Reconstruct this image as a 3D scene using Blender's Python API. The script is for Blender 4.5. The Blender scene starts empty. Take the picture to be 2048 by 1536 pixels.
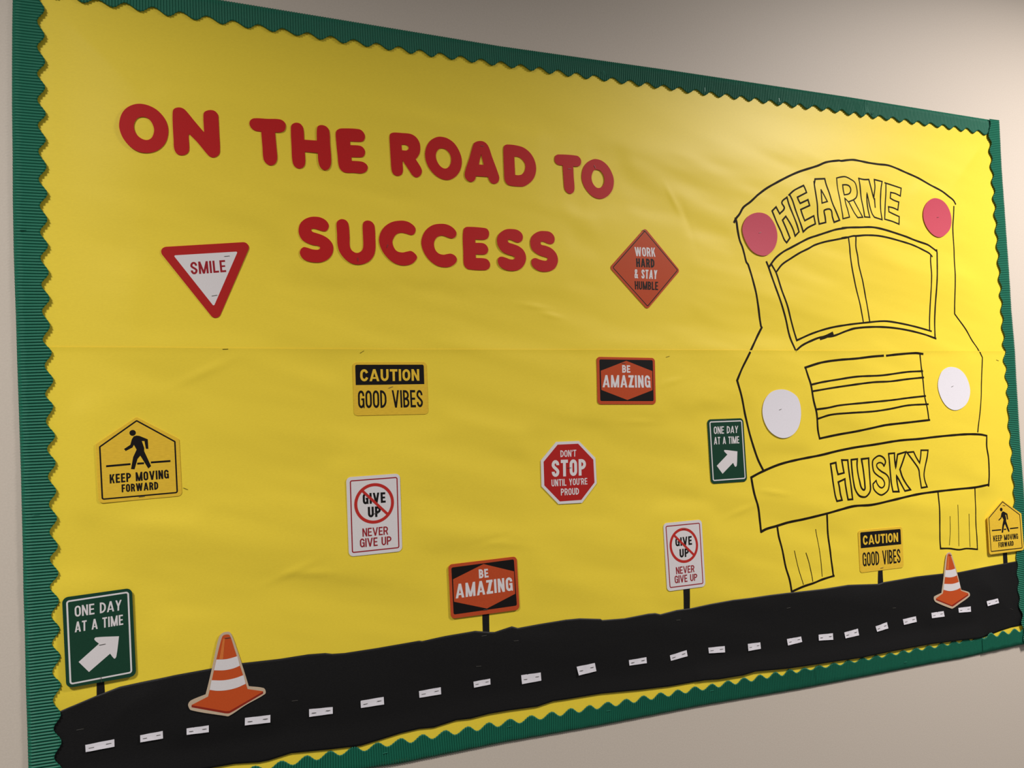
import bpy, math
from mathutils import Vector, Matrix, noise
from mathutils.geometry import tessellate_polygon

# ============================================================ camera, light, exposure
scene = bpy.context.scene
COL = scene.collection
CAM_Z = 1.5
YAW, PITCH, ROLL = 0.39338385, 0.05134109, -0.0389585      # turned right, slightly up, a little roll
cy, sy, cp, sp = math.cos(YAW), math.sin(YAW), math.cos(PITCH), math.sin(PITCH)
fw = Vector((sy*cp, cy*cp, sp)); rt = Vector((cy, -sy, 0)); up = rt.cross(fw)
c, s = math.cos(ROLL), math.sin(ROLL)
rt, up = c*rt + s*up, -s*rt + c*up
cd = bpy.data.cameras.new('camera'); cam = bpy.data.objects.new('camera', cd); COL.objects.link(cam)
cam.matrix_world = Matrix(((rt.x, up.x, -fw.x, 0), (rt.y, up.y, -fw.y, -1.333), (rt.z, up.z, -fw.z, CAM_Z), (0, 0, 0, 1)))
cd.sensor_width = 36; cd.lens = 36*1657/2048; cd.clip_start = 0.01
scene.camera = cam
scene.view_settings.view_transform = 'Standard'
scene.view_settings.look = 'None'
scene.view_settings.gamma = 1
scene.view_settings.use_curve_mapping = False
scene.view_settings.exposure = 0.0

world = bpy.data.worlds.new('corridor_light'); scene.world = world; world.use_nodes = True
bg = world.node_tree.nodes['Background']; bg.inputs[0].default_value = (0.95, 0.93, 0.9, 1); bg.inputs[1].default_value = 0.14

def ceiling_lamp(name, loc, size, power, color, aim, spread=180):
    d = bpy.data.lights.new(name, 'AREA'); d.shape = 'RECTANGLE'; d.size, d.size_y = size
    d.energy = power; d.color = color; d.spread = math.radians(spread)      # recessed louvred downlight
    o = bpy.data.objects.new(name, d); COL.objects.link(o); o.location = loc
    o.rotation_euler = (Vector(aim) - Vector(loc)).to_track_quat('-Z', 'Y').to_euler()


ceiling_lamp('ceiling_lamp_light', (2.1, -1.1, 2.75), (0.35, 0.35), 53, (1, 0.945, 0.905), (2.1, -1.1, 0), 163)
ceiling_lamp('ceiling_lamp_light', (-0.95, -1.2, 2.75), (0.35, 0.35), 37, (1, 0.965, 0.92), (-0.95, -1.2, 0), 155)

# ============================================================ materials
def lin(r, g, b):
    return tuple(((v/255)/12.92 if v <= 10 else ((v/255+0.055)/1.055)**2.4) for v in (r, g, b)) + (1,)
def mat(name, rgb, rough=0.6, grain=0.0, gscale=900, bump=0.0, bscale=600, spec=0.3, stretch=None, metal=0):
    m = bpy.data.materials.new(name); m.use_nodes = True
    nt = m.node_tree; b = nt.nodes['Principled BSDF']
    b.inputs['Roughness'].default_value = rough; b.inputs['Specular IOR Level'].default_value = spec; b.inputs['Metallic'].default_value = metal
    base = lin(*rgb); b.inputs['Base Color'].default_value = base
    geo = nt.nodes.new('ShaderNodeNewGeometry'); mp = nt.nodes.new('ShaderNodeMapping')
    nt.links.new(geo.outputs['Position'], mp.inputs['Vector'])
    if stretch: mp.inputs['Scale'].default_value = stretch
    if grain:
        n = nt.nodes.new('ShaderNodeTexNoise'); n.inputs['Scale'].default_value = gscale; n.inputs['Detail'].default_value = 3
        nt.links.new(mp.outputs[0], n.inputs['Vector'])
        r = nt.nodes.new('ShaderNodeValToRGB'); r.color_ramp.elements[0].position = 0.3; r.color_ramp.elements[1].position = 0.7
        lo = tuple(v*(1-grain) for v in base[:3]) + (1,); hi = tuple(min(1, v*(1+grain)) for v in base[:3]) + (1,)
        r.color_ramp.elements[0].color = lo; r.color_ramp.elements[1].color = hi
        nt.links.new(n.outputs['Fac'], r.inputs[0]); nt.links.new(r.outputs[0], b.inputs['Base Color'])
    if bump:
        n = nt.nodes.new('ShaderNodeTexNoise'); n.inputs['Scale'].default_value = bscale; n.inputs['Detail'].default_value = 4
        nt.links.new(mp.outputs[0], n.inputs['Vector'])
        bp = nt.nodes.new('ShaderNodeBump'); bp.inputs['Strength'].default_value = bump; bp.inputs['Distance'].default_value = 0.001
        nt.links.new(n.outputs['Fac'], bp.inputs['Height']); nt.links.new(bp.outputs[0], b.inputs['Normal'])
    return m
M = dict(
 wall=mat('painted_wall', (214, 202, 189), 0.55, 0.03, 350, 0.10, 420, 0.3),
 yellow=mat('yellow_paper', (252, 223, 66), 0.46, 0.025, 260, 0.06, 500, 0.35, stretch=(1, 1, 3)),
 green=mat('green_corrugated_card', (24, 112, 88), 0.5, 0.06, 500, 0.0, 500, 0.35),
 red=mat('red_card', (196, 26, 28), 0.5, 0.06, 1200, 0.1, 900, 0.3),
 sign_red=mat('red_print', (186, 36, 34), 0.4, 0.07, 900),
 dark_red=mat('dark_red_print', (160, 34, 44), 0.4, 0.05, 900),
 ring_red=mat('bright_red_print', (198, 48, 42), 0.4, 0.05, 900),
 white=mat('white_print', (232, 226, 228), 0.4, 0.03, 900),
 black=mat('black_print', (22, 18, 18), 0.4, 0.05, 900),
 orange=mat('orange_print', (196, 78, 40), 0.4, 0.06, 700),
 cone_orange=mat('cone_orange_print', (205, 84, 36), 0.4, 0.05, 300, stretch=(6, 1, 1)),
 cone_dark=mat('cone_dark_print', (150, 42, 26), 0.4, 0.05, 300),
 cone_light=mat('cone_light_print', (222, 122, 58), 0.4, 0.05, 300),
 tan=mat('kraft_tan_card', (205, 182, 156), 0.6, 0.04, 700),
 amber=mat('amber_yellow_card', (240, 197, 58), 0.42, 0.07, 130, 0, 1, 0.3, stretch=(1, 1, 5)),
 sign_green=mat('dark_green_print', (24, 66, 48), 0.4, 0.08, 900),
 road=mat('black_paper', (20, 19, 20), 0.55, 0.15, 400, 0.2, 500, 0.3),
 paper=mat('white_paper', (236, 232, 240), 0.55, 0.02, 400),
 pink=mat('pink_paper', (204, 76, 96), 0.6, 0.03, 900),
 ink=mat('black_marker_ink', (34, 26, 14), 0.65, 0.2, 700, spec=0.12),
 steel=mat('staple_steel', (150, 146, 140), 0.35, 0, metal=0.8),
 tape=mat('clear_green_tape', (60, 140, 118), 0.25),
 cream=mat('cream_paper_edge', (236, 226, 190), 0.6),
)

# ============================================================ traced outlines on the wall plane
# board coordinates, tenths of a millimetre: x along the wall, z above camera height; 'c' marks a sharp corner
TR = {
 'L00':'-309,5013 -189,4993 -76,4929 19,4809 58,4668 39,4513 -20,4400 -119,4314 -240,4276 -360,4287 -470,4353 -563,4472 -609,4609 -607,4715 -574,4834 -510,4926 -414,4990',
 'L00h':'-296,4818 -224,4805 -169,4744 -139,4639 -164,4529 -213,4480 -277,4473 -349,4511 -396,4577 -414,4656 -401,4728 -361,4790',
 'L01':'124,4938 146,4990 204,5017 262,5012 311,4977 426,4834 549,4687 564,4674c 558,4940 580,4993 649,5026 717,5022 767,4972 776,4899 782,4669 788,4420 772,4345 703,4293 635,4305 585,4356 462,4509 348,4625c 342,4579 346,4380 316,4318 249,4285 175,4300 135,4378 129,4513 121,4738',
 'L02':'1305,4971 1501,4983 1690,4996 1761,4963 1783,4899 1758,4820 1694,4787 1617,4780c 1620,4712 1633,4505 1639,4364 1610,4281 1546,4243 1475,4265 1431,4336 1419,4532 1405,4770c 1327,4772 1266,4803 1232,4870 1247,4932',
 'L03':'1864,4888 1889,4943 1949,4972 2017,4957 2057,4889 2066,4708c 2266,4713c 2271,4892 2291,4952 2353,4976 2427,4956 2468,4893 2476,4680 2486,4391 2461,4292 2399,4241 2324,4266 2285,4354 2275,4512c 2071,4512c 2073,4336 2046,4266 1981,4232 1908,4260 1874,4347 1866,4574',
 'L04':'2577,4884 2616,4937 2684,4959 2954,4974 3021,4939 3053,4863 3027,4787 2977,4767 2805,4756c 2806,4694c 2965,4698 3023,4664 3047,4597 3019,4526 2970,4507 2819,4496c 2820,4435c 2987,4435 3059,4401 3083,4345 3055,4278 2981,4240 2855,4238 2711,4231 2645,4264 2609,4334 2595,4497 2578,4738',
 'L05':'3469,4914 3490,4956 3546,4977 3677,4983 3830,4982 3920,4939 3974,4863 3991,4774 3978,4672 3939,4598 3904,4556c 3956,4478 3994,4411 4005,4351 3975,4283 3907,4246 3841,4278 3788,4353 3675,4519c 3675,4444 3676,4334 3649,4272 3588,4245 3518,4266 3485,4338 3476,4506 3469,4755',
 'L05h':'3666,4780c 3731,4787 3777,4769 3791,4735 3769,4703 3738,4690 3670,4689c',
 'L06':'4357,4987 4483,4969 4607,4889 4697,4737 4726,4596 4697,4450 4629,4341 4531,4267 4435,4244 4321,4266 4209,4338 4110,4471 4072,4640 4100,4784 4166,4892 4262,4962',
 'L06h':'4382,4787 4454,4766 4515,4700 4535,4610 4514,4516 4464,4456 4400,4440 4329,4480 4274,4567 4260,4657 4280,4720 4323,4770',
 'L07':'4940,4889 4974,4944 5063,4979 5150,4972 5219,4910 5283,4728 5392,4424 5406,4352 5380,4277 5318,4243 5253,4256 5211,4316 5200,4356c 4973,4354c 4955,4295 4915,4253 4856,4246 4793,4288 4769,4363 4794,4468 4866,4660',
 'L07h':'5083,4752c 5128,4564c 5035,4561c',
 'L08':'5508,4890 5533,4945 5590,4966 5753,4966 5899,4937 6021,4853 6096,4732 6122,4595 6095,4454 6022,4342 5915,4260 5835,4232 5610,4234 5544,4263 5508,4333 5503,4490 5503,4753',
 'L08h':'5707,4761c 5789,4758 5867,4711 5914,4631 5898,4523 5844,4455 5775,4432 5710,4432c',
 'L09':'6499,4789 6520,4850 6580,4880 6949,4891 7014,4856 7037,4792 7007,4713 6952,4692 6870,4689c 6870,4495 6875,4278 6844,4200 6778,4174 6714,4201 6675,4263 6665,4425 6659,4684c 6559,4691 6508,4735',
 'L10':'7348,4867 7482,4842 7601,4753 7681,4616 7708,4485 7673,4327 7586,4210 7484,4147 7360,4128 7228,4173 7113,4285 7047,4422 7041,4552 7084,4687 7174,4793 7261,4845',
 'L10h':'7351,4669 7436,4651 7499,4568 7509,4469 7471,4378 7407,4332 7334,4334 7264,4406 7239,4503 7261,4592 7301,4650',
 'L11':'2201,3471 2294,3463 2377,3420 2417,3355 2411,3297 2372,3247 2316,3244 2242,3264 2178,3277 2140,3259 2158,3226 2222,3206 2314,3178 2406,3125 2465,3052 2482,2966 2456,2870 2388,2790 2293,2744 2191,2733 2072,2749 1991,2793 1954,2867 1967,2928 2013,2970 2077,2962 2151,2941 2243,2941 2273,2971 2245,3001 2171,3009 2079,3037 1998,3085 1954,3159 1943,3243 1968,3339 2034,3414 2118,3457',
 'L12':'2545,3382 2575,3432 2632,3457 2699,3439 2735,3383 2748,3181 2748,3017 2780,2951 2856,2914 2934,2948 2967,3018 2970,3193 2970,3377 2996,3437 3060,3459 3128,3435 3165,3369 3171,3154 3165,2978 3125,2860 3035,2769 2898,2725 2774,2739 2662,2811 2580,2923 2550,3046 2548,3219',
 'L13':'3612,3490 3723,3480 3802,3440 3851,3388 3856,3328 3827,3272 3776,3256 3696,3275 3605,3285 3524,3251 3472,3179 3455,3120 3473,3042 3525,2975 3615,2955 3696,2973 3767,2986 3831,2949 3867,2891 3842,2831 3769,2768 3628,2738 3479,2772 3353,2869 3269,2993 3233,3128 3257,3257 3330,3368 3451,3454',
 'L14':'4318,3478 4432,3466 4525,3416 4575,3347 4562,3276 4508,3239 4435,3247 4362,3270 4300,3275 4226,3238 4182,3175 4171,3105 4192,3025 4247,2968 4330,2949 4403,2964 4467,2972 4539,2940 4568,2881 4545,2819 4469,2760 4353,2736 4209,2760 4078,2850 3990,2976 3952,3114 3968,3225 4034,3348 4161,3446',
 'L15':'4704,3364 4727,3427 4787,3454 5089,3452 5153,3430 5178,3359 5147,3275 5081,3246 4918,3243c 4918,3183c 5056,3183 5120,3150 5150,3080 5120,3006 5059,2985 4917,2984c 4917,2920c 5089,2917 5148,2884 5175,2813 5148,2745 5081,2715 4780,2718 4723,2750 4693,2815 4694,3028 4693,3231',
 'L16':'5596,3460 5707,3450 5784,3402 5811,3330 5783,3255 5720,3224 5654,3238 5566,3271 5526,3263 5530,3222 5618,3195 5729,3158 5816,3089 5856,2976 5828,2859 5745,2762 5621,2721 5465,2731 5357,2789 5320,2870 5342,2944 5398,2961 5474,2944 5551,2921 5618,2924 5644,2956 5609,2981 5521,3003 5412,3050 5339,3140 5319,3242 5347,3337 5427,3414 5506,3450',
 'L17':'6220,3457 6335,3448 6408,3393 6428,3319 6401,3249 6348,3227 6279,3238 6200,3265 6153,3253 6157,3210 6243,3193 6356,3151 6445,3065 6476,2959 6454,2863 6386,2775 6256,2728 6107,2733 5996,2792 5955,2864 5973,2939 6037,2962 6116,2939 6196,2924 6254,2929 6275,2967 6233,2986 6142,3009 6041,3057 5970,3128 5949,3243 5980,3339 6057,3412 6139,3448',
 'smile_card':'-136,2866 1228,3020 692,1744',
 'smile_in':'99,2755 1016,2855 653,1999',
 'smile_t':'327,2663 829,2716 843,2531 339,2474',
 'dia_card':'8328,3636 9060,2849 8294,2087 7531,2851',
 'dia_line':'8320,3573 9006,2856 8303,2150 7599,2854',
 'dia_t1':'8077,3259 8525,3267 8528,3093 8086,3086',
 'dia_t2':'8101,3047 8500,3053 8494,2885 8101,2883',
 'dia_t3':'8052,2840 8553,2839 8533,2668 8048,2669',
 'dia_t4':'8049,2616 8558,2618 8549,2461 8050,2461',
 'cau1_card':'2746,1131 3973,1130 3977,263 2742,272',
 'cau1_band':'2780,1093 3925,1086 3924,761 2780,764',
 'cau1_t1':'2857,1020 3843,1011 3842,819 2855,823',
 'cau1_t2':'2811,677 3884,665 3890,379 2810,390',
 'cau2_card':'13096,-2421 14319,-2438 14289,-3292 13085,-3284',
 'cau2_band':'13150,-2461 14267,-2482 14260,-2804 13142,-2787',
 'cau2_t1':'13214,-2532 14189,-2553 14181,-2744 13210,-2727',
 'cau2_t2':'13175,-2877 14220,-2894 14216,-3187 13169,-3163',
 'cau2_post':'13589,-3231 13706,-3234 13690,-3609 13535,-3610',
 'ama1_card':'7164,1202 8391,1175 8364,310 7142,342',
 'ama1_panel':'7217,1155 8344,1135 8321,370 7199,399',
 'ama1_hex':'7777,1125 8322,930 8308,575 7761,405 7231,600 7237,948',
 'ama1_t1':'7684,1048 7853,1040 7851,906 7680,907',
 'ama1_t2':'7275,869 8266,850 8268,621 7258,647',
 'ama2_card':'4223,-2237 5450,-2218 5466,-3121 4237,-3124',
 'ama2_panel':'4273,-2290 5397,-2262 5420,-3046 4285,-3061',
 'ama2_hex':'4842,-2288 5390,-2466 5396,-2845 4874,-3031 4300,-2852 4296,-2485',
 'ama2_t1':'4752,-2369 4918,-2374 4926,-2517 4754,-2519',
 'ama2_t2':'4337,-2569 5348,-2556 5357,-2786 4331,-2803',
 'ama2_post':'4797,-3056 4920,-3056 4910,-3451 4792,-3455',
 'keep1_card':'-440,352 130,9 156,-830 -947,-864 -976,-22',
 'keep1_line':'-439,298 71,-27 91,-778 -901,-808 -926,-60',
 'keep1_head':'-452,122 -494,170 -537,125 -496,77',
 'keep1_body':'-444,83 -407,77 -295,22 -289,-118 -322,-116 -340,-2 -375,1 -345,-100 -345,-149 -256,-371 -294,-405 -398,-212 -436,-258 -477,-406 -524,-399 -493,-228 -446,-122 -481,-50 -499,-88 -590,-135 -612,-105 -528,-48 -506,34 -481,73',
 'keep1_g1':'-848,-341 -529,-327',
 'keep1_g2':'-441,-325 -350,-324',
 'keep1_g3':'-259,-317 6,-310',
 'keep1_t1':'-805,-460 -23,-434 -18,-563 -803,-590',
 'keep1_t2':'-651,-613 -167,-602 -165,-716 -649,-726',
 'keep2_card':'17408,-2094 17997,-2442 18002,-3271 16876,-3271 16888,-2445',
 'keep2_line':'17409,-2132 17938,-2465 17945,-3219 16937,-3206 16936,-2463',
 'keep2_head':'17392,-2305 17352,-2261 17305,-2299 17343,-2344',
 'keep2_body':'17388,-2346 17434,-2355 17540,-2410 17551,-2540 17515,-2540 17494,-2431 17467,-2429 17490,-2519 17481,-2574 17572,-2811 17531,-2823 17435,-2636 17402,-2677 17356,-2825 17309,-2818 17348,-2662 17398,-2534 17357,-2465 17333,-2501 17249,-2548 17232,-2526 17311,-2478 17344,-2387',
 'keep2_g1':'17005,-2747 17303,-2752',
 'keep2_g2':'17387,-2751 17466,-2753',
 'keep2_g3':'17586,-2751 17860,-2751',
 'keep2_t1':'17029,-2863 17831,-2877 17832,-2999 17032,-2994',
 'keep2_t2':'17183,-3026 17670,-3031 17671,-3141 17183,-3139',
 'keep2_post':'17373,-3213 17508,-3215 17506,-3555 17363,-3552',
 'give1_card':'2575,-700 3450,-689 3448,-1942 2584,-1950',
 'give1_line':'2640,-762 3399,-751 3394,-1880 2641,-1889',
 'give1_ring':'3337,-1152 3029,-820 2693,-1131 2996,-1463',
 'give1_slash':'2831,-933 3214,-1318',
 'give1_t1':'2830,-970 3199,-976 3201,-1142 2830,-1146',
 'give1_t2':'2907,-1191 3116,-1194 3118,-1361 2907,-1359',
 'give1_t3':'2809,-1524 3225,-1523 3224,-1655 2810,-1655',
 'give1_t4':'2764,-1682 3274,-1685 3273,-1818 2765,-1820',
 'give2_card':'8410,-1894 9260,-1892 9273,-3143 8427,-3144',
 'give2_line':'8466,-1956 9208,-1955 9218,-3082 8492,-3080',
 'give2_ring':'9152,-2351 8842,-2016 8525,-2318 8831,-2664',
 'give2_slash':'8642,-2142 9045,-2530',
 'give2_t1':'8654,-2185 9019,-2177 9019,-2341 8655,-2342',
 'give2_t2':'8735,-2398 8940,-2398 8938,-2553 8733,-2557',
 'give2_t3':'8636,-2720 9045,-2720 9041,-2851 8640,-2852',
 'give2_t4':'8599,-2874 9098,-2885 9096,-3011 8602,-3014',
 'give2_post':'8784,-3096 8928,-3099 8915,-3556 8783,-3546',
 'stop_card':'6298,-299 6748,-302 7066,-622 7070,-1074 6758,-1402 6295,-1392 5982,-1062 5988,-610',
 'stop_in':'6326,-349 6731,-350 7022,-650 7026,-1058 6746,-1349 6323,-1347 6036,-1048 6040,-637',
 'stop_t1':'6374,-453 6689,-455 6681,-576 6372,-571',
 'stop_t2':'6195,-617 6872,-628 6863,-919 6187,-911',
 'stop_t3':'6176,-954 6883,-967 6882,-1082 6174,-1076',
 'stop_t4':'6351,-1124 6706,-1132 6704,-1251 6348,-1244',
 'one1_card':'9514,-9 10361,-10 10375,-1242 9531,-1239',
 'one1_line':'9575,-60 10319,-61 10331,-1179 9585,-1178',
 'one1_t1':'9657,-150 10231,-156 10216,-293 9654,-294',
 'one1_t2':'9650,-352 10236,-358 10236,-496 9643,-494',
 'one1_arrow':'9881,-609 10179,-650c 10149,-914 10127,-942 10103,-938 10064,-865c 9805,-1062c 9680,-903c 9940,-700c 9878,-644 9868,-624',
 'one2_card':'-1423,-2137 -534,-2099 -496,-3350 -1382,-3386',
 'one2_line':'-1362,-2196 -585,-2155 -558,-3289 -1329,-3334',
 'one2_t1':'-1269,-2271 -671,-2251 -676,-2398 -1265,-2422',
 'one2_t2':'-1268,-2490 -657,-2461 -654,-2605 -1269,-2634',
 'one2_arrow':'-1004,-2737 -711,-2760c -747,-3029 -767,-3065 -786,-3054 -828,-2988c -1098,-3204c -1226,-3047c -967,-2830c -1015,-2781 -1025,-2754',
 'one2_post':'-1005,-3312 -914,-3314 -902,-3576 -1010,-3606',
 'cone1_card':'686,-2890 730,-2884 783,-2895 825,-2986 866,-3119 949,-3406 1035,-3726c 1245,-3785 1275,-3832 1265,-3876 981,-3996 745,-4115 688,-4103 227,-3946 189,-3886 191,-3842 230,-3804 427,-3750c 464,-3616 529,-3355 605,-3020 642,-2925',
 'cone1_body':'694,-2927 764,-2927 790,-2963 839,-3134 996,-3688 1017,-3764c 1239,-3831c 1239,-3863c 981,-3978 759,-4074 698,-4068 232,-3902c 233,-3871c 461,-3786c 489,-3674 592,-3237 667,-2965',
 'cone1_edge':'233,-3874c 703,-4039c 755,-4043c 1239,-3835c 1238,-3865c 759,-4074c 695,-4068c 232,-3904c',
 'cone1_b1':'586,-3268c 722,-3282 828,-3270 881,-3259c 913,-3405c 816,-3432 684,-3439 550,-3419c',
 'cone1_b2':'512,-3558c 681,-3584 839,-3577 963,-3550c 990,-3682c 871,-3719 731,-3734 591,-3723 484,-3693c',
 'cone1_st':'684,-2976c 711,-2980c 679,-3276c 626,-3271c',
 'cone2_card':'15591,-3106 15667,-3108 15704,-3156 15747,-3288 15833,-3564 15923,-3940c 16127,-4007 16172,-4046 16162,-4105 15855,-4228 15633,-4308 15579,-4302 15153,-4122 15097,-4062 15100,-4004 15152,-3981 15324,-3942c 15392,-3715 15479,-3361 15538,-3160',
 'cone2_body':'15595,-3136 15657,-3136 15675,-3173 15773,-3459 15914,-3958c 16124,-4036c 16127,-4081c 15859,-4179 15630,-4266 15577,-4245 15151,-4069c 15154,-4035c 15364,-3956c 15411,-3815 15507,-3432 15563,-3192',
 'cone2_edge':'15153,-4045c 15605,-4236c 16129,-4054c 16126,-4086c 15630,-4266c 15576,-4250c 15150,-4075c',
 'cone2_b1':'15487,-3470c 15647,-3481 15782,-3467c 15821,-3617c 15715,-3636 15591,-3636 15456,-3612c',
 'cone2_b2':'15416,-3757c 15647,-3783 15757,-3778 15877,-3761c 15902,-3893c 15772,-3923 15578,-3928 15391,-3881c',
 'cone2_st':'15591,-3184c 15611,-3186c 15580,-3461c 15532,-3459c',
 'disc_pl':'11000,4097 11230,4053 11381,3886 11438,3661 11367,3422 11194,3260 11013,3223 10805,3294 10658,3461 10574,3702 10624,3878 10765,4024',
 'disc_pr':'15939,4739 16156,4694 16312,4557 16392,4332 16348,4100 16200,3944 15992,3857 15798,3899 15625,4043 15533,4231 15538,4409 15628,4577 15770,4692',
 'disc_wl':'11301,533 11534,484 11720,342 11774,63 11702,-211 11539,-377 11310,-440 11089,-377 10910,-217 10814,40 10861,293 11042,477',
 'disc_wr':'16038,943 16298,887 16496,712 16587,422 16499,173 16298,25 16056,-17 15828,76 15665,288 15606,554 15711,798 15851,903',
 'bus|body_outline|3.6|00':'10397,3865 10449,3947 10538,4039 10644,4184 10819,4304 11006,4456c 11231,4605 11456,4726 11836,4912 12125,5033 12610,5195 12849,5292 13205,5362 13277,5361 13458,5395 13619,5414 13779,5408 14042,5389 14328,5382 14599,5385 14806,5351 15117,5273 15496,5175 15855,5040 16177,4925 16391,4809 16519,4736 16579,4652',
 'bus|body_outline|3.6|01':'10437,3954 10458,3868 10474,3711 10513,3511 10566,3384 10608,3228 10642,3085 10686,3027 10771,2720 10851,2344 10920,1812 10939,1778c 10592,1282 10387,978 10248,728c 10348,373 10426,2 10523,-404 10661,-813 10790,-1062',
 'bus|body_outline|2.8|02':'16518,4595 16487,4387 16442,4138 16430,3891 16434,3563 16427,3445 16387,3015 16334,2431 16318,2140c 16649,1776 16817,1543 16990,1348 17120,1153c 17036,685 16972,298 16877,-126 16768,-527',
 'bus|windshield|3.4|03':'11191,2994 11369,3187 11579,3329 11787,3427 12037,3543 12269,3645 12501,3717 12796,3808 12994,3865 13292,3920 13165,3905 13364,3928 13664,3948 13968,3970 14172,3961 14416,3928 14682,3879 14993,3816 15201,3763 15412,3718 15625,3672 15751,3613 15887,3539',
 'bus|windshield|3.4|04':'11143,3107 11191,2994 11281,2736 11389,2426 11533,2011 11634,1593 11754,1308c 11929,1420 12203,1526 12432,1590 12753,1617 13131,1728 13369,1784 13848,1818 14333,1811 14825,1760 15324,1670 15677,1577',
 'bus|windshield|5.5|05':'12422,1566 12569,1605 12748,1671',
 'bus|windshield|3.2|06':'15890,3571 15893,3490 15830,2996 15752,2418 15702,2034 15653,1596',
 'bus|windshield|3.2|07':'11379,2914 11533,3068 11772,3204 12002,3326 12253,3434 12410,3509 12683,3590 12977,3650 13276,3712 13149,3690 13288,3712 13449,3751 13549,3757 13812,3786 14158,3793 14465,3765 14774,3718 15086,3662 15295,3608 15505,3537 15652,3480 15733,3411',
 'bus|windshield|3.2|08':'11272,3050 11377,2879 11483,2533 11610,2186 11697,1873 11804,1524c 12213,1667 12674,1784 13141,1854 13616,1903 14198,1947 14589,1914 15084,1837 15562,1740',
 'bus|windshield|2.8|09':'15693,3449 15667,3287 15657,2990 15596,2414 15546,2032 15512,1766',
 'bus|windshield|2.6|10':'13324,3706 13348,3500 13353,3386 13378,3095 13444,2732 13534,2369 13604,1932',
 'bus|windshield|2.6|11':'13528,3740 13515,3524 13555,3325 13571,3139 13661,2775 13728,2410 13785,1934',
 'bus|grille|3.8|12':'11949,964 12394,1066 12853,1117 13319,1143 13797,1185 14098,1202',
 'bus|grille|3.8|13':'14185,1202 14531,1230 15034,1255 15245,1236',
 'bus|grille|3.6|14':'11962,964 12016,789 12070,613 12113,297 12182,16 12203,-299 12243,-486c 12735,-425 13200,-379 13676,-318 14015,-276 14655,-243 15302,-209',
 'bus|grille|2.8|15':'15158,1229 15171,973 15189,710 15204,298 15257,35 15276,-219',
 'bus|grille|3.2|16':'12070,613 12364,661 12776,708 13336,765 14005,781 14747,847 15202,860',
 'bus|grille|3.2|17':'12127,483 12580,534 13042,579 13753,639 14237,650 14734,691 15216,721',
 'bus|grille|3.2|18':'12189,110 12459,131 12781,175 13481,211 14204,247 14699,284 15231,316',
 'bus|grille|3.2|19':'12219,-80 12539,-12 12998,9 13703,24 14189,65 14686,125 15292,135',
 'bus|bumper|3.8|20':'10637,-2239 10626,-1965 10606,-1764 10533,-1508 10485,-1172c 10726,-1085 11155,-964 11589,-894 12253,-824 12710,-759 13174,-709 13647,-677 14376,-618 14973,-606 15381,-586 15901,-569 16430,-564 16860,-588 17075,-624c 17052,-866 17091,-1139 17078,-1446 17032,-1751',
 'bus|bumper|3.8|21':'10637,-2239 10777,-2194 11030,-2158 11331,-2111 11721,-2077 12299,-2008 12664,-1956 13034,-1912 13499,-1920 14028,-1868 14771,-1792 15276,-1770 16054,-1757 16586,-1754 17051,-1722',
 'bus|wheel|3.4|22':'11042,-2165 11058,-2368 11123,-2642 11184,-2984 11252,-3225 11287,-3464c 11583,-3395 11846,-3356 12069,-3311 12392,-3270',
 'bus|wheel|3.4|23':'12298,-2025 12308,-2372 12329,-2685 12350,-2997 12374,-3281',
 'bus|wheel|1.3|24':'11419,-2676 11467,-2911 11517,-3118 11586,-3355',
 'bus|wheel|1.5|25':'11708,-2747 11768,-2940 11815,-3183 11827,-3320',
 'bus|wheel|1.3|26':'12002,-2305 12037,-2555 12071,-2867 12082,-3142 12082,-3251',
 'bus|wheel#|3.0|27':'15423,-1781 15428,-2078 15427,-2374 15409,-2742 15411,-3001c 15677,-3025 15958,-3077 16195,-3073 16547,-3124',
 'bus|wheel#|2.8|28':'16566,-1742 16559,-2159 16539,-2537 16547,-2840 16537,-3123',
 'bus|wheel#|1.2|29':'15740,-2332 15726,-2658 15683,-2952',
 'bus|wheel#|1.2|30':'15996,-2100 15986,-2493 15966,-2996',
 'bus|wheel#|1.2|31':'16329,-2324 16314,-2707 16304,-3045',
 'bus|name_lettering|2.6|32':'11354,4157 11460,4245c 11542,4110c 11669,4236 11613,4351 11750,4465c 11795,4319 11890,4102 11970,3912 12019,3766c 11912,3674c 11869,3802 11803,3918 11694,4067c 11606,3983c 11686,3822 11774,3627c 11680,3523c 11624,3582 11553,3741 11456,3927 11393,4071 11354,4157',
 'bus|name_lettering|2.6|33':'11799,4513 11927,4612 12043,4673 12198,4742c 12231,4680 12263,4599c 12020,4484c 12044,4426 12086,4361c 12290,4450c 12328,4332c 12095,4234c 12134,4117 12182,4007c 12427,4123c 12458,3956c 12247,3861 12128,3772c 12081,3904 12033,4021 11955,4225 11893,4400 11827,4515',
 'bus|name_lettering|2.6|34':'12497,4821 12522,4906c 12783,4935c 12813,4815 12877,4636 12939,4427 13023,4248 13107,4070c 12957,4018c 12917,4135 12897,4256 12841,4290 12714,4259 12702,4228 12723,4123 12733,4002c 12557,3958c 12533,4142 12530,4368 12508,4579 12491,4745 12489,4851',
 'bus|name_lettering|2.2|35':'12659,4689 12728,4580 12805,4448c 12657,4404c 12657,4529 12659,4689',
 'bus|name_lettering|2.0|36':'13540,4537 13625,4597 13661,4678 13659,4771 13610,4915 13485,4983 13350,5022 13210,5003 13110,4976c 13115,4838 13135,4670 13161,4488 13177,4320 13196,4183 13200,4106c 13381,4151c 13344,4315 13306,4451 13298,4556c 13396,4473 13458,4369 13528,4250 13610,4154c 13752,4171c 13663,4320 13593,4440 13540,4537c 13397,4485',
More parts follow.
